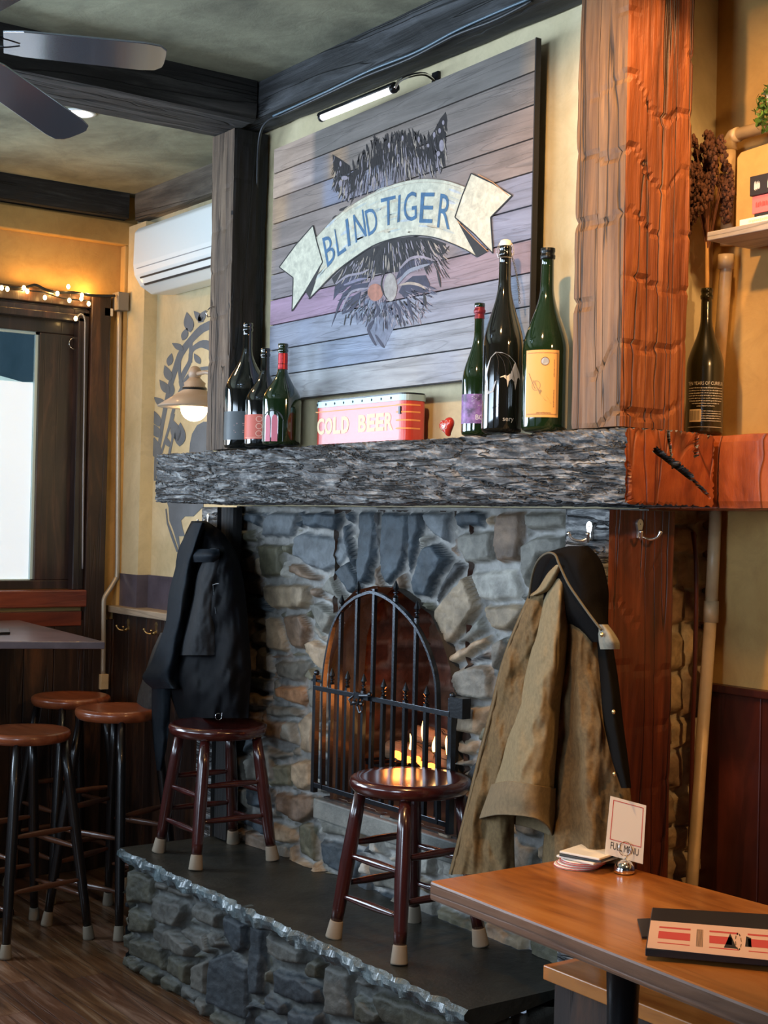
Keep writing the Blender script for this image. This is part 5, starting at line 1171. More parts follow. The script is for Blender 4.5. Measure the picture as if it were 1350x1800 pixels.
# tiger fur and face
t7 = lambda x, y: ((480+x*.237-450)/.4074, (180+y*.237-50)/.4074)
t8 = lambda x, y: ((560+x*.1778-450)/.4074, (400+y*.1778-50)/.4074)
m = MB()
top7 = [(440,390),(500,430),(580,500),(650,400),(700,350),(750,270),(800,310),(850,265),(950,235),(1050,230),(1130,280),(1180,210),(1280,90)]
bot7 = [(450,640),(550,720),(650,690),(800,640),(900,610),(1000,585),(1100,560),(1200,530),(1280,480)]
def lin(L_, x):
    for (a, b), (c_, d) in zip(L_, L_[1:]):
        if a <= x <= c_: return b+(d-b)*(x-a)/(c_-a)
    return L_[-1][1] if x > L_[-1][0] else L_[0][1]
poly(m, [t7(*p) for p in [(470,560),(560,540),(610,500),(700,430),(820,380),(1000,330),(1130,350),(1200,330),(1270,260),(1270,440),(1150,430),(1000,400),(900,420),(760,470),(640,530),(540,600)]], .0005, FUR)
poly(m, [t7(*p) for p in [(440,385),(500,420),(570,470),(580,530),(520,520),(450,520)]], .0005, FUR)
poly(m, [t7(*p) for p in [(1140,290),(1200,200),(1240,120),(1280,70),(1292,130),(1280,260),(1270,400),(1200,390),(1150,350)]], .0005, FUR)
for k in range(700):
    x = rs.uniform(450, 1280); a = lin(top7, x); b = lin(bot7, x); s = rs.random()
    y = a+(b-a)*s*.8; l = rs.uniform(50, 120); lean = (x-860)/420*-18
    stroke(m, [t7(x+lean*.3, y-l*.1), t7(x+rs.uniform(-6,6), y+l*.5), t7(x-lean+rs.uniform(-8,8), y+l)], rs.uniform(1.0,2.6), .0007+.0004*rs.random(), FUR if (rs.random() < .86-.45*s*(s>.6)) else (MAV if rs.random() < .7 else TNN), n=7)
for k in range(60):
    x = rs.uniform(600, 1160); a = lin(top7, x); stroke(m, [t7(x, a+50), t7(x+rs.uniform(-14,8), a+5), t7(x+rs.uniform(-16,10), a-rs.uniform(10,45))], rs.uniform(2,4), .0009, FUR, n=6)
for x, y, w, h in ((1262,150,9,18),(1235,210,10,20),(1195,240,10,22),(1250,320,18,45),(1225,380,14,20),(500,455,8,20),(530,560,26,16),(500,600,14,24),(1150,320,9,14),(860,320,9,22),(960,265,8,20),(1080,275,9,24)):
    poly(m, [t7(x+w*math.cos(t*math.pi/5), y+h*math.sin(t*math.pi/5)) for t in range(10)], .0012, MAV)
stroke(m, [t7(450,570), t7(480,640), t7(520,690), t7(560,740)], 6, .001, FUR); stroke(m, [t7(490,800), t7(520,790), t7(560,770)], 6, .001, FUR); stroke(m, [t7(440,870), t7(460,850), t7(480,840)], 6, .001, FUR)
stroke(m, [t7(1180,560), t7(1200,500), t7(1250,480), t7(1240,530)], 3, .001, FUR); stroke(m, [t7(540,680), t7(600,650), t7(580,600), t7(530,600)], 3, .001, FUR)
# face
arc8 = [(130,490),(300,330),(500,200),(700,115),(900,85),(1100,95),(1250,150)]
poly(m, [t8(*p) for p in [(130,500),(300,340),(500,210),(700,120),(900,90),(1100,100),(1260,160),(1240,250),(1120,300),(1000,300),(860,400),(780,440),(700,440),(560,460),(440,470),(300,520),(170,600)]], .0005, FUR)
for k in range(430):
    x = rs.uniform(160, 1240); y = lin(arc8, x)+rs.uniform(20, 260); l = rs.uniform(50,130); ln = (x-680)*.12
    if y > 470: continue
    c_ = FUR if rs.random() < .68 else (MAV if rs.random() < .6 else TNN)
    stroke(m, [t8(x, y), t8(x+ln*.4, y+l*.5), t8(x+ln, y+l)], rs.uniform(1.0,2.8), .0008+.0004*rs.random(), c_, n=6)
poly(m, [t8(*p) for p in [(160,590),(260,500),(430,460),(500,470),(430,540),(300,580),(200,640),(145,715)]], .0010, FRB)
poly(m, [t8(*p) for p in [(240,650),(330,570),(500,540),(480,590),(350,620),(250,700),(200,800),(125,980),(190,760)]], .0011, FRB)
poly(m, [t8(*p) for p in [(300,700),(420,630),(400,720),(340,820),(230,860),(250,780)]], .0010, FRB)
poly(m, [t8(*p) for p in [(800,410),(900,330),(1050,310),(1140,340),(1080,390),(960,370),(860,450),(760,520)]], .0010, FRB)
poly(m, [t8(*p) for p in [(830,560),(930,480),(1060,470),(1100,560),(1080,640),(980,650),(860,690),(790,640)]], .0010, FRB)
poly(m, [t8(*p) for p in [(470,700),(560,740),(700,740),(800,760),(860,800),(800,950),(640,1000),(500,1000),(440,900),(380,960),(350,860),(430,800)]], .0006, (.17,.18,.24))
poly(m, [t8(*p) for p in [(500,960),(620,900),(760,960),(700,1080),(650,1190),(560,1150),(500,1040)]], .0007, (.16,.18,.25))
for pts, w, c_ in (([(170,560),(280,480),(420,450),(500,410)],5,MAV),([(220,830),(300,660),(400,610),(500,600)],5,MAV),([(800,410),(900,310),(1020,290),(1150,330)],6,MAV),([(780,560),(880,440),(1000,390),(1100,360)],8,(.26,.27,.32)),([(800,570),(900,550),(1000,570),(1060,610)],6,TNN),([(250,570),(380,520),(480,500)],6,(.22,.2,.28)),
                   ([(640,470),(620,560),(640,650),(690,720)],3,FUR),([(1100,130),(1150,230),(1220,260),(1290,180)],5,FUR),([(1170,420),(1190,500),(1205,590)],5,FUR),([(1040,640),(1050,720),(1060,790)],5,FUR),([(540,920),(490,1000),(540,1120),(570,1170)],6,FRB),([(560,1060),(620,1150),(650,1190)],6,FRB),([(270,860),(250,970)],2,FUR),([(330,860),(310,970)],2,FUR),([(300,850),(290,900)],2,FUR),([(880,700),(900,800),(930,900)],6,FRB),([(730,730),(790,800),(810,900)],7,FRB),([(560,730),(590,830),(540,900)],7,FRB)):
    stroke(m, [t8(*p) for p in pts], w, .0014, c_)
for k in range(260):
    an = rs.uniform(-.25, math.pi+.25); r0 = rs.uniform(150, 430); x = 660+r0*math.cos(an)*1.05; y = 640+r0*math.sin(an)*.75
    l = rs.uniform(30, 90); ux, uy = math.cos(an), math.sin(an)*.6+.5; stroke(m, [t8(x, y), t8(x+ux*l*.5, y+uy*l*.5+4), t8(x+ux*l, y+uy*l)], rs.uniform(1,3.6), .0012, rs.choice([FUR, FRB, FRB, (.10,.11,.17), MAV]), n=6)
poly(m, [t8(560+75*math.cos(t*math.pi/10), 640+85*math.sin(t*math.pi/10)) for t in range(20)], .0013, PNK)
poly(m, [t8(710+65*math.cos(t*math.pi/10), 600+(130 if math.sin(t*math.pi/10) > 0 else 150)*math.sin(t*math.pi/10)) for t in range(20)], .0014, (.36,.32,.29))
for k in range(70):
    x = rs.uniform(360, 1060); y = rs.uniform(680, 900); stroke(m, [t8(x, y), t8(x+rs.uniform(-12,12), y+40), t8(x+rs.uniform(-20,20), y+rs.uniform(60,110))], rs.uniform(1,3), .0012, rs.choice([FRB, MAV, (.3,.33,.4), FRB]), n=6)
m.build('tiger_painting', M['paint'], sg)
# banner
body = [(258,903),(330,825),(420,757),(520,702),(620,665),(720,649),(820,657),(905,685),(885,740),(860,815),(905,900),(952,985),(880,945),(830,920),(760,902),(690,893),(600,905),(510,935),(430,985),(350,1045),(280,1115),(228,1168),(255,1090),(285,1008)]
ltail = [(245,850),(262,920),(287,1008),(215,1130),(155,1220),(160,1075),(100,1030),(170,935)]
rtail = [(928,625),(1020,668),(1105,720),(1012,815),(1022,970),(940,885),(858,815),(890,720)]
m = MB()
def tri_fill(mb, top, bot, o, col):
    vs = [pc_(x, y, o) for x, y in top]+[pc_(x, y, o) for x, y in bot]; n = len(top); mb.add(vs, [(i, i+1, n+i+1, n+i) for i in range(n-1)], (*col, 1))
topc = interp([(258,903),(330,825),(420,757),(520,702),(620,665),(720,649),(820,657),(905,685)], 40); botc = interp([(285,1110),(350,1045),(430,985),(510,935),(600,905),(690,893),(780,905),(862,935)], 40)
tri_fill(m, topc, botc, .0020, CRM)
poly(m, [(258,903),(300,980),(300,1100),(228,1168),(255,1090),(285,1008)], .00203, CRM)
poly(m, [(905,685),(885,740),(860,815),(905,900),(952,985),(880,945),(850,925),(850,690)], .00203, CRM)
poly(m, ltail, .0026, CRM); poly(m, rtail, .0026, CRM)
for k in range(60):
    f = rs.random(); i = int(f*38); a = topc[i]; b = botc[i]; s = rs.random(); x = a[0]+(b[0]-a[0])*s; y = a[1]+(b[1]-a[1])*s; d = topc[i+1]-topc[i]; d = d/np.hypot(*d)
    stroke(m, [(x-d[0]*30, y-d[1]*30), (x, y), (x+d[0]*30, y+d[1]*30)], rs.uniform(2,8), .0024, rs.choice([(.58,.60,.52),(.50,.53,.48),(.66,.63,.50),(.52,.56,.58),(.60,.52,.38)]), n=5)
m.build('banner', M['paint'], sg)
m = MB()
def outline(pts, w=2.2, o=.0030, col=BLK, close=True):
    P = pts+([pts[0]] if close else [])
    for a, b in zip(P, P[1:]): stroke(m, [a, ((a[0]+b[0])/2, (a[1]+b[1])/2), b], w, o, col, False, 4)
outline(ltail); outline(rtail, 2.6); outline([tuple(q) for q in botc]+[(905,955),(952,985)], 2.4, close=False); outline([tuple(q) for q in topc], 1.2, .003, (.25,.2,.15), False)
outline([(255,1090),(228,1168),(285,1110)], 2.2, close=False); outline([(958,630),(1022,664),(1092,722)], 1.6, .0031, ORG, False); outline([(868,830),(940,905),(1000,962)], 1.6, .0031, ORG, False)
outline([(x*1.0, y+14) for x, y in [tuple(q) for q in topc]][6:], 1.0, .0026, (.45,.38,.28), False)
poly(m, [(866,826),(985,950),(1000,962),(952,988),(905,900)], .0029, BLK)
poly(m, [(213,1135),(284,1012),(255,1090),(228,1160)], .0029, BLK)
m.build('banner_outline', M['paint'], sg)
m = MB()
LT = [('B',(308,1032),(345,990),(285,905),(325,888)),('L',(352,985),(390,958),(338,868),(352,858)),('I',(397,942),(408,936),(385,826),(396,818)),('N',(430,926),(478,895),(418,806),(462,780)),('D',(485,897),(530,868),(468,788),(512,765)),
 ('T',(545,862),(598,835),(538,735),(602,720)),('I',(609,838),(619,834),(614,721),(624,716)),('G',(636,836),(694,826),(638,712),(692,700)),('E',(704,838),(760,840),(712,708),(772,708)),('R',(780,858),(836,868),(796,712),(848,722))]
for chs, BL_, BR_, TL_, TR_ in LT:
    def fn(u, v):
        x = (BL_[0]*(1-u)+BR_[0]*u)*(1-v)+(TL_[0]*(1-u)+TR_[0]*u)*v; y = (BL_[1]*(1-u)+BR_[1]*u)*(1-v)+(TL_[1]*(1-u)+TR_[1]*u)*v; return pc_(x, y, .0031)
    put_text(m, chs, fn, (*BLU, 1), bold=0)
m.build('lettering', M['paint'], sg)
# picture light
pl_ = thing('picture_light', 'slim lit tube picture light above the painted sign', 'lamp', onY(700, 160, 2.46))
a = onY(566, 203, 2.42); b = onY(692, 160, 2.42); b.z = a.z = (a.z+b.z)/2
MB().tube([a, b], .0115, 14).build('tube', M['tube'], pl_, smooth=True)
m = MB(); rows = []
for e in (a-Vector((.006,0,0)), b+Vector((.006,0,0))):
    rows.append([e+Vector((0, .0165*math.cos(t), .0165*math.sin(t)))+Vector((0,.001,.003)) for t in [R(-20+k*20) for k in range(11)]])
m.grid(rows); m.build('reflector', M['black'], pl_, smooth=True, solid=.0015)
for e in (a, b): MB().tube([e-Vector((.005,0,0)), e+Vector((.005,0,0))], .0135, 14).build('end_cap', M['black'], pl_, smooth=True)
w_ = Vector((b.x+.015, CHY-.004, b.z+.045))
MB().tube([Vector(q) for q in interp([tuple(w_), tuple(w_+Vector((-.0,-.05,.015))), tuple(b+Vector((.012,.02,.03))), tuple(b+Vector((.004,0,.0)))], 14)], .0055, 8).build('arm', M['chrome'], pl_, smooth=True)
MB().box(w_.x-.016, w_.x+.016, CHY-.012, CHY-.001, w_.z-.05, w_.z+.03).build('wall_plate', M['black'], pl_, bevel=.003)
MB().tube([w_-Vector((.03,.01,.03)), w_-Vector((.2,.03,.0))+Vector((0,0,-.02)), w_+Vector((-.30,-.05,-.055))], .003, 6).build('support_rod', M['black'], pl_)
# cables along the beam
cb = [onY(x, y, 2.44+dy) for x, y, dy in ((935,2,0),(870,35,0),(800,62,0),(720,103,0),(640,135,0),(560,172,0),(500,200,.01),(470,213,.03),(456,245,.05),(452,330,.08),(452,480,.10),(452,580,.1))]
tag(MB().tube([Vector(q) for q in interp([tuple(p) for p in cb], 60)], .0052, 8).build('cable', M['cable'], smooth=True), 'black cable running under the beam and down beside the left post', 'cable')
cb = [onY(x, y, 2.435) for x, y in ((930,-2),(868,24),(800,55),(730,92),(650,124),(580,158),(520,186),(480,204))]
tag(MB().tube([Vector(q) for q in interp([tuple(p) for p in cb], 50)], .0035, 8).build('cable', plain('blue_grey_cable', (.10,.16,.21), .3), smooth=True), 'thin blue grey cable along the beam above the sign', 'cable')
# ------------------------------------------------------------------ far left things
ax0 = onY(238, 450, 2.72).x; az1 = onY(237, 395, 2.70).z; az0 = az1-.292
ac = thing('air_conditioner', 'white wall air conditioner behind the left post', 'air conditioner', (ax0+.4, 2.82, az0))
pr = [(2.915,az0+.01),(2.80,az0),(2.745,az0+.03),(2.715,az0+.075),(2.708,az0+.12),(2.712,az1-.03),(2.73,az1-.008),(2.76,az1),(2.915,az1)]
MB().prism([(ax0, y, z) for y, z in pr], (.80,0,0)).build('housing', M['ac'], ac, bevel=.006)
MB().box(ax0+.04, ax0+.76, 2.7075, 2.72, az0+.098, az0+.101).build('seam', plain('grey_seam', (.35,.37,.38), .5), ac)
MB().prism([(ax0+.06, 2.718,az0+.062),(ax0+.06,2.742,az0+.028),(ax0+.06,2.739,az0+.026),(ax0+.06,2.714,az0+.060)], (.68,0,0)).build('outlet_slot', M['dark_slot'], ac)
MB().prism([(ax0+.06, 2.722,az0+.056),(ax0+.06,2.735,az0+.036),(ax0+.06,2.729,az0+.032),(ax0+.06,2.716,az0+.052)], (.68,0,0)).build('louvre', M['ac'], ac)
# mural
pm = lambda cx, cy, o=.001: onY(250+cx*.25, 530+cy*.25, WY-o)
mu = MB()
def ms(pts, w, o=.001, n=24):
    q = interp(pts, n); vs = []; ws = interp([(a,) for a in (w if isinstance(w, (list, tuple)) else [w]*2)], n)
    for i, a in enumerate(q):
        t = q[min(i+1,n-1)]-q[max(i-1,0)]; l = np.hypot(*t) or 1; nx, ny = -t[1]/l, t[0]/l; ww = ws[i][0]/2
        vs += [pm(a[0]+nx*ww, a[1]+ny*ww, o), pm(a[0]-nx*ww, a[1]-ny*ww, o)]
    mu.add(vs, [(2*i, 2*i+2, 2*i+3, 2*i+1) for i in range(n-1)])
ms([(520,150),(430,185),(370,240),(310,310),(265,380),(235,470),(205,560),(180,660),(160,760),(140,870),(125,980),(100,1080),(92,1150),(90,1260)], [60,55,45,45,40,38,32,30,26,24,20,16])
ms([(520,330),(440,300),(390,310),(345,350),(335,420),(300,490),(270,560),(280,620)], [70,60,40,30,28,34,28,16], .0012)
ms([(345,270),(340,340),(338,430)], [24,22,26], .0014)
ms([(520,470),(430,470),(360,490),(310,540),(280,600),(240,690),(215,780),(190,880),(160,980),(130,1080)], [26,24,22,22,22,20,22,18,16,14], .0016)
ms([(260,420),(262,500),(275,590)], [24,20,26], .0018)
ms([(215,790),(205,860),(212,960),(190,1080),(200,1200)], [30,20,14,18,20], .002)
ms([(200,560),(215,620),(200,680)], [10,26,8], .0019)
mu.prism([pm(*p) for p in [(330,1065),(335,1000),(350,930),(385,870),(430,845),(560,845),(620,1065)]], (0,.0005,0))
mu.prism([pm(*p, .0022) for p in [(170,1400),(185,1450),(190,1540),(215,1600),(245,1700),(262,1760),(268,1740),(255,1650),(300,1650),(285,1600),(272,1540),(300,1510),(360,1510),(430,1440),(430,1400)]], (0,.0005,0))
mu.prism([pm(*p, .0024) for p in [(170,1455),(180,1550),(215,1640),(255,1760),(240,1760),(200,1650),(172,1560),(162,1460)]], (0,.0005,0))
for x, y, l, an in ((335,145,112,100),(395,105,80,130),(310,228,75,70),(258,315,72,150),(205,408,72,75),(187,503,92,110),(165,598,92,125),(135,708,90,140),(108,822,95,110),(100,905,100,125),(385,402,66,120),(243,905,120,105),(275,935,130,88),(104,1030,120,98),(420,105,80,60),(185,985,60,110)):
    n = 16; pts = []; a_ = R(an); l *= 1.3; x -= 10 if x < 350 else 0
    for k in range(n):
        s = k/(n/2) if k <= n/2 else 2-k/(n/2); u = (s-.5)*l; v = math.sin(math.pi*s**.8)*l*.24*(1 if k <= n/2 else -1)
        pts.append((x+u*math.cos(a_)+v*math.sin(a_), y-u*math.sin(a_)+v*math.cos(a_)))
    mu.prism([pm(px, py, .0026) for px, py in pts], (0,.0005,0))
o = mu.build('wall_mural', M['mural']); tag(o, 'grey painted tree with drooping leaves on the back wall', 'mural')
# sconce
lc = atT(342, 690, 5.5); 
sc = thing('wall_lamp', 'taupe cone shaded lamp with lit globe beside the left post', 'lamp', lc)
k_ = 5.5/2500
zb_ = (lc.z+(690-716)*k_)
MB().lathe([(.141,0),(.142,.003),(.085,.040),(.046,.066),(.047,.076),(.040,.082),(.042,.094),(.030,.104),(.018,.118),(.0,.12)], (lc.x, lc.y, zb_), 40).build('lamp_shade', M['lamp'], sc, smooth=True)
MB().lathe([(.135,.002),(.08,.036),(.042,.060)], (lc.x, lc.y, zb_), 40).build('shade_lining', M['white'], sc, smooth=True)
MB().lathe([(.0462,.066),(.0485,.071),(.0462,.077)], (lc.x, lc.y, zb_), 32).build('collar', M['black'], sc)
MB().sphere((lc.x, lc.y, zb_+.132), .026, 18, 12, (1,1,1.1)).build('finial', M['lamp'], sc, smooth=True)
MB().sphere((lc.x, lc.y, zb_-.002), .053, 24, 14, (1,1,1.0)).build('globe', M['bulb'], sc, smooth=True)
MB().tube([(lc.x, lc.y, zb_+.128), (lc.x+.08, lc.y-.0, zb_+.13), (-4.724, lc.y+.02, zb_+.115)], .008, 10).build('arm', M['lamp'], sc, smooth=True)
MB().box(-4.735, -4.722, lc.y-.03, lc.y+.07, zb_+.06, zb_+.17).build('wall_plate', M['lamp'], sc, bevel=.004)
# junction box + conduit
CX = WALLX+.02
jb = thing('conduit', 'grey junction box with conduit running down beside the window', 'conduit', onX(210, 1190, CX))
q0 = onX(202, 514, CX+.03); q1 = onX(220, 548, CX+.03)
MB().box(CX-.0, CX+.07, q0.y, q1.y, q1.z, q0.z).build('junction_box', M['box_grey'], jb, bevel=.003)
cpts = [onX(x, y, CX+.03) for x, y in ((210,548),(208,700),(207,900),(206,1005),(203,1018),(194,1034),(184,1050),(182,1066),(182,1120),(181,1188))]
MB().tube([Vector(q) for q in interp([tuple(p) for p in cpts], 40)], .0115, 12).build('conduit_pipe', M['pipe_grey'], jb, smooth=True)
q = onX(181, 1198, CX+.03); MB().box(CX-.0, CX+.05, q.y-.02, q.y+.02, q.z-.035, q.z+.035).build('socket_box', M['pipe_tan'], jb, bevel=.003)
q = onX(190, 548, CX+.02); MB().box(CX-.01, CX+.03, q.y-.02, q.y+.02, q.z-.02, q.z+.015).build('clamp', plain('white_clip', (.75,.65,.5), .5), jb)
# fairy lights
LXp = WALLX+.075
sl = thing('string_lights', 'warm white fairy lights on a dark wire above the window', 'string lights', onX(100, 520, LXp))
wire = [onX(x, y, LXp) for x, y in ((-40,497),(0,501),(25,505),(45,505),(62,501),(80,509),(100,514),(118,514),(135,515),(160,519),(185,520),(202,520))]
MB().tube([Vector(q) for q in interp([tuple(p) for p in wire], 60)], .0065, 8).build('wire', M['cable'], sl, smooth=True)
wire2 = [onX(x, y, LXp+.01) for x, y in ((-40,505),(10,508),(50,511),(75,514),(110,524),(135,527),(160,529))]
MB().tube([Vector(q) for q in interp([tuple(p) for p in wire2], 50)], .0030, 6).build('wire', M['cable'], sl, smooth=True)
for x, y in ((3,506),(13,508),(42,506),(48,512),(79,523),(101,516),(120,504),(122,528),(143,525),(144,519),(156,534),(133,560)):
    p = onX(x, y, LXp+.015); MB().sphere(p, .0085, 8, 6, (1,1,1.3)).build('bulb', M['fairy'], sl, smooth=True)
wl3 = [onX(x, y, WALLX+.065) for x, y in ((134,560),(142,552),(149,562),(149,600),(148,700),(146,850),(145,1000))]
MB().tube([Vector(q) for q in interp([tuple(p) for p in wl3], 40)], .0035, 6).build('wire', plain('clear_cord', (.28,.30,.36), .3), sl, smooth=True)
cr_ = onX(131, 604, WALLX+.01); tag(MB().tube([cr_+Vector((0,.026*math.cos(t*math.pi/12),.026*math.sin(t*math.pi/12))) for t in range(5, 20)], .002, 6).build('ring_hook', M['chrome'], smooth=True), 'thin curved wire ring on the window casing', 'ring')
# recessed downlight
dl = onZ(140, 197, WT)
d_ = thing('downlight', 'round recessed downlight in the ceiling beyond the fan blade', 'ceiling light', dl)
MB().lathe([(.060,-.001),(.062,-.006),(.046,-.008),(.044,-.001)], dl, 32).build('trim_ring', M['ac'], d_, smooth=True)
MB().lathe([(.001,-.0045),(.043,-.0045),(.044,-.001),(.001,-.001)], dl, 28).build('lens', M['down'], d_)
# ceiling fan
FZ = EYE+1.2; hub = onZ(-117, 61, FZ); fan_ = thing('ceiling_fan', 'black ceiling fan, its blades reaching in at upper left', 'fan', (hub.x, hub.y, FZ))
MB().lathe([(.001,-.05),(.05,-.045),(.085,-.02),(.09,.02),(.085,.06),(.04,.085),(.012,.09),(.012,.245),(.05,.25),(.055,.29),(.001,.29)], (hub.x, hub.y, FZ), 32).build('motor', M['black'], fan_, smooth=True)
t1 = onZ(291, 103, FZ); t2 = onZ(133, 237, FZ-.085)
def blade(tip, pitch, w=.075, zt=0):
    d = (Vector(tip)-Vector((hub.x, hub.y, FZ))); Lb = d.length; d.normalize(); s = d.cross(Z).normalized(); up = s.cross(d).normalized()
    s2 = s*math.cos(pitch)+up*math.sin(pitch); n2 = s2.cross(d).normalized()
    prof = [(.17,-.8),(.22,-.95),(.35,-1),(Lb-.06,-1.05),(Lb-.02,-.95),(Lb-.003,-.65),(Lb,-.3),(Lb,.3),(Lb-.003,.65),(Lb-.02,.95),(Lb-.06,1.05),(.35,1),(.22,.95),(.17,.8)]
    c0 = Vector((hub.x, hub.y, FZ))
    b = MB().prism([c0+d*l+s2*(w*k)-n2*.003 for l, k in prof], n2*.006).build('blade', M['fan1'], fan_, bevel=.0015)
    for q in (-1, 1): MB().tube([Vector(v) for v in interp([tuple(c0+d*.085), tuple(c0+d*.12+s2*.035*q), tuple(c0+d*.17+s2*.03*q), tuple(c0+d*.21+s2*.008*q)], 10)], .005, 8).build('blade_bracket', M['black'], b, smooth=True)
blade(t1, R(3), .090); blade(t2, R(15), .060)
R_ = (t1-hub).length
for k in range(2, 6):
    an = R(121+61*(k-1)); blade((hub.x+R_*math.cos(an), hub.y+R_*math.sin(an), FZ), R(-10), .062)
# ------------------------------------------------------------------ right side: pipe shelf, pipes
PY = 2.885
sh = thing('pipe_shelf', 'wall shelf of grey board on tan painted pipe, upper right', 'shelf', onY(1300, 400, 2.8))
pr_ = .0165
c_ = onY(1283, 240, PY-.02); 
seg = lambda pts, r=pr_: MB().tube([Vector(p) for p in pts], r, 16)
zt_ = c_.z; yy = PY-.02; xL = c_.x
seg([(xL+.03, yy, zt_), (xL+.012, yy, zt_-.002), (xL, yy, zt_-.014), (xL, yy, zt_-.035)], pr_*1.18).build('elbow', M['pipe_tan'], sh, smooth=True)
seg([(xL+.02, yy, zt_), (xL+1.2, yy, zt_)]).build('pipe', M['pipe_tan'], sh, smooth=True)
sb = onY(1243, 408, 2.70); shz = sb.z
seg([(xL, yy, zt_-.03), (xL-.004, yy, shz-.0)]).build('pipe', M['pipe_tan'], sh, smooth=True)
MB().box(sb.x, sb.x+1.2, 2.70, 2.86, shz-.022, shz).build('shelf_board', M['shelf'], sh, bevel=.002)
lo_ = onY(1255, 700, PY-.01)
seg([(xL-.004, yy, shz-.023), (xL-.006, yy+.004, shz-.05), (lo_.x, PY-.01, MZ1+.01)]).build('pipe', M['pipe_tan'], sh, smooth=True)
seg([(xL-.005, yy, shz-.023), (xL-.006, yy+.002, shz-.06)], pr_*1.25).build('tee', M['pipe_tan'], sh, smooth=True)
la_ = onY(1258, 893, PY-.01); lm = onY(1250, 1075, PY-.025); le = onY(1216, 1556, 2.79)
lp_ = thing('leaning_pipe', 'tan pipe running down the wall right of the post', 'pipe', le)
d_e = (le-lm).normalized(); z_end = le+d_e*((le.z-.004)/-d_e.z); 
seg([(la_.x, la_.y, MZ0-.004), lm+Z*.02]).build('upper_pipe', M['pipe_tan'], lp_, smooth=True)
seg([lm-Z*.0, tuple(le+d_e*(-(0))), tuple(z_end)], pr_*.98).build('lower_pipe', M['pipe_tan'], lp_, smooth=True)
seg([lm+Z*.028, lm-Z*.028], pr_*1.2).build('coupling', M['pipe_tan'], lp_, smooth=True)
rp = [onY(x, y, 2.80) for x, y in ((1218,935),(1224,1000),(1222,1150),(1217,1300),(1213,1500))]
tag(MB().tube([Vector(p) for p in interp([tuple(p) for p in rp], 24)], .006, 8).build('cable', plain('dark_red_cable', (.10,.02,.01), .4), smooth=True), 'dark red cable hanging between the stone edge and pipe', 'cable')
# books and plant
def bk(x0p, ytop, ybot, mat, label, w=.2, Y=2.715, dy=.12, name='book', rot=0, group='books on the pipe shelf', txt=None, tm=None, zb_=None, th=None):
    p = onY(x0p, (ytop+ybot)/2, Y); z0 = zb_; z1 = z0+th
    o = MB().box(p.x, p.x+w, Y, Y+dy, z0, z1).build(name, mat, bevel=.0015); tag(o, label, 'book', group)
    MB().box(p.x+.0015, p.x+w-.002, Y+.003, Y+dy+.001, z0+.0025, z1-.0025).build('pages', M['paper'], o)
    if txt:
        m = MB()
        for n_, (t_, x_, u, sc, vert) in enumerate(txt):
            scrawl(m, (lambda a, b, x_=x_, u=u, sc=sc: Vector((p.x+x_+a*u, Y-.0006, z0+(z1-z0)*(.5-sc/2+b*sc)))), n_+int(u*1000))
        m.build('spine_lettering', tm, o)
    return z1
z_ = bk(1300, 370, 385, M['paper'], 'white paperback at the bottom of the book pile', .24, 2.715, .13, zb_=shz+.001, th=.017, txt=[(0, .03, .10, .55, 0)], tm=M['cream'])
z_ = bk(1326, 360, 366, M['bk_black'], 'thin black book between the pink and white books', .2, 2.72, .12, zb_=z_+.0005, th=.008)
z_ = bk(1322, 334, 360, M['pink'], 'pink book lying in the middle of the pile', .2, 2.72, .12, zb_=z_+.0005, th=.043, txt=[(0, .012, .12, .35, 0)], tm=M['red_ink'])
z_ = bk(1318, 300, 334, M['bk_black'], 'thick black book on top of the book pile', .2, 2.715, .12, zb_=z_+.0005, th=.048, txt=[(0, .014, .018, .55, 0), (0, .055, .09, .55, 0)], tm=M['white'])
p = onY(1296, 320, 2.845); q = onY(1296, 270, 2.845)
tag(MB().prism([(p.x, 2.842, shz+.001), (p.x+.6, 2.842, shz+.001), (p.x+.6, 2.842, q.z+.04), (p.x+.012, 2.842, q.z), (p.x, 2.842, q.z-.012)], (0,.012,0)).build('board', M['cardboard'], bevel=.002), 'tan board leaning behind the books on the shelf', 'board')
pl2 = thing('potted_plant', 'small bright green leafy plant at the right edge above the shelf', 'plant', onY(1390, 235, 2.84))
pcn = onY(1372, 190, 2.84); rq = random.Random(9); m = MB(); st = MB()
for k in range(520):
    v = Vector((rq.gauss(0,1), rq.gauss(0,1), rq.gauss(0,1))).normalized()*rq.uniform(.4,1)**.5
    c = pcn+Vector((v.x*.078, v.y*.05, v.z*.072)); a = Vector((rq.gauss(0,1), rq.gauss(0,1), rq.gauss(0,1))).normalized(); b = a.cross(v).normalized(); s = rq.uniform(.006,.011)
    m.add([c-a*s, c-a*s*.3+b*s*.55, c+a*s*.5+b*s*.45, c+a*s, c+a*s*.5-b*s*.45, c-a*s*.3-b*s*.55], [(0,1,2,3,4,5)])
m.build('foliage', M['leaf'], pl2)
for k in range(14): v = Vector((rq.gauss(0,1), rq.gauss(0,1), abs(rq.gauss(0,1)))).normalized(); st.tube([(pcn.x, pcn.y, pcn.z-.06), pcn+Vector((v.x*.06, v.y*.04, v.z*.05))], .0014, 5)
st.build('stems', M['leaf'], pl2)
MB().lathe([(.001,0),(.028,0),(.036,.045),(.034,.046),(.001,.040)], (pcn.x, pcn.y, zt_+.018), 24).build('pot', M['porcelain'], pl2, smooth=True)
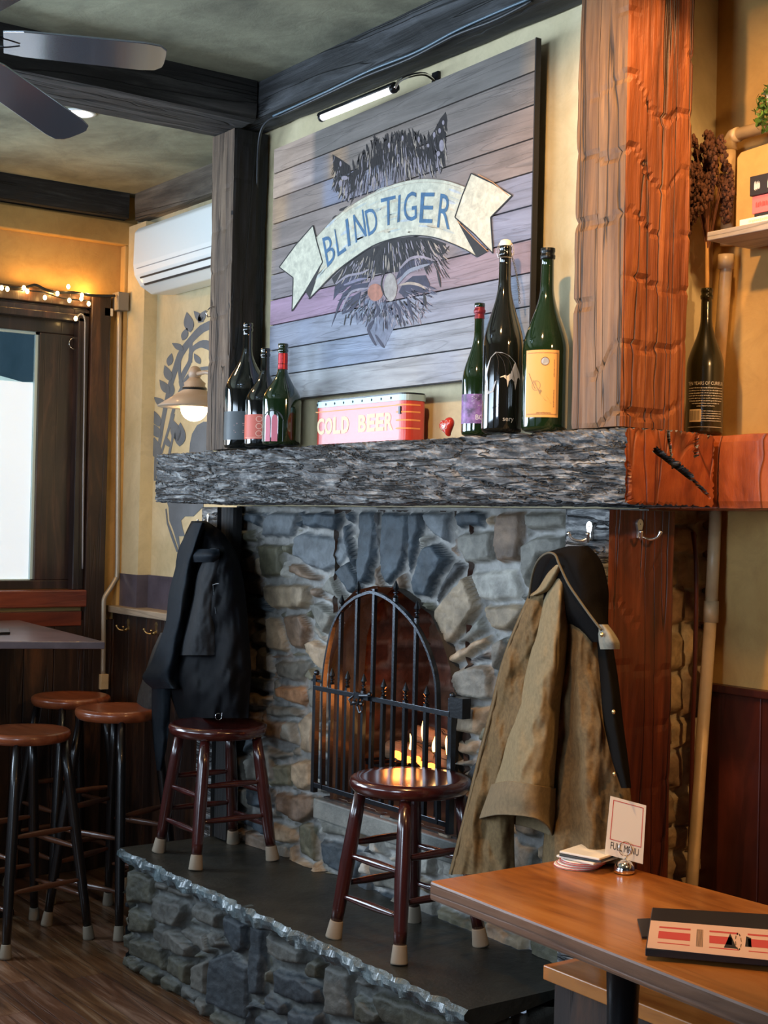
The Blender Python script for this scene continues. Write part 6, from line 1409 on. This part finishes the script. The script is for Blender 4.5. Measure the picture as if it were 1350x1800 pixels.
# dark panel between post and stone return seen above the ledge
# ------------------------------------------------------------------ light
def area(name, loc, rot, sx, sy, e, c):
    l = bpy.data.lights.new(name, 'AREA'); l.shape = 'RECTANGLE'; l.size = sx; l.size_y = sy; l.energy = e; l.color = c
    o = bpy.data.objects.new(name, l); COL.objects.link(o); o.location = loc; o.rotation_euler = rot; return o
def point(name, loc, e, c, r=.05):
    l = bpy.data.lights.new(name, 'POINT'); l.energy = e; l.color = c; l.shadow_soft_size = r
    o = bpy.data.objects.new(name, l); COL.objects.link(o); o.location = loc; return o
def spot(name, loc, tgt, e, c, ang=80, r=.05, blend=.5):
    l = bpy.data.lights.new(name, 'SPOT'); l.energy = e; l.color = c; l.shadow_soft_size = r; l.spot_size = R(ang); l.spot_blend = blend
    o = bpy.data.objects.new(name, l); COL.objects.link(o); o.location = loc
    o.rotation_euler = (Vector(tgt)-Vector(loc)).to_track_quat('-Z', 'Y').to_euler(); return o
COOL = (.66, .82, 1.0); WARM = (1.0, .56, .22)
w1 = area('daylight_window', (-4.1, -2.0, 1.95), (R(101), 0, R(-6)), 2.4, 1.3, 28, COOL); w1.data.spread = R(80)
w2_ = area('daylight_window', (-1.0, -2.0, 1.9), (R(95), 0, R(28)), .9, 1.2, 20, COOL); w2_.data.spread = R(80)
area('daylight_window_side', (WALLX+.0, -.15, 1.9), (0, R(-96), 0), 1.25, 2.35, 175, COOL)
spot('ceiling_spot', (-2.12, 1.25, 3.0), (-2.35, 2.65, 1.8), 120, WARM, 84, .04, .4)
spot('ceiling_spot', (-2.1, 2.35, 3.1), (-2.2, 2.92, 2.0), 42, WARM, 110, .03)
spot('ceiling_spot', (-.5, 2.0, 2.7), (-2.35, 2.6, 1.9), 85, WARM, 60, .06, .5)
spot('ceiling_spot', (-4.0, 1.1, 2.98), (-6.15, 2.75, 1.85), 42, (1,.50,.16), 50, .05, .5)
spot('ceiling_downlight', (-5.2, 1.75, 3.1), (-5.4, 1.9, 0), 26, WARM, 130, .05)
point('sconce_glow', (-4.93, 2.58, 2.02), 6, (1,.72,.40), .06)
point('fire_glow', (-3.74, 2.765, 1.03), 1.2, (1,.28,.06), .05)
for x_, y_ in ((45,508),(95,513),(155,512)):
    p = onX(x_, y_, WALLX+.06); point('fairy_glow', p, 1.0, (1,.5,.13), .01)
w = bpy.data.worlds.new('w'); S.world = w; w.use_nodes = True
w.node_tree.nodes['Background'].inputs[0].default_value = (.55, .72, 1, 1); w.node_tree.nodes['Background'].inputs[1].default_value = .35
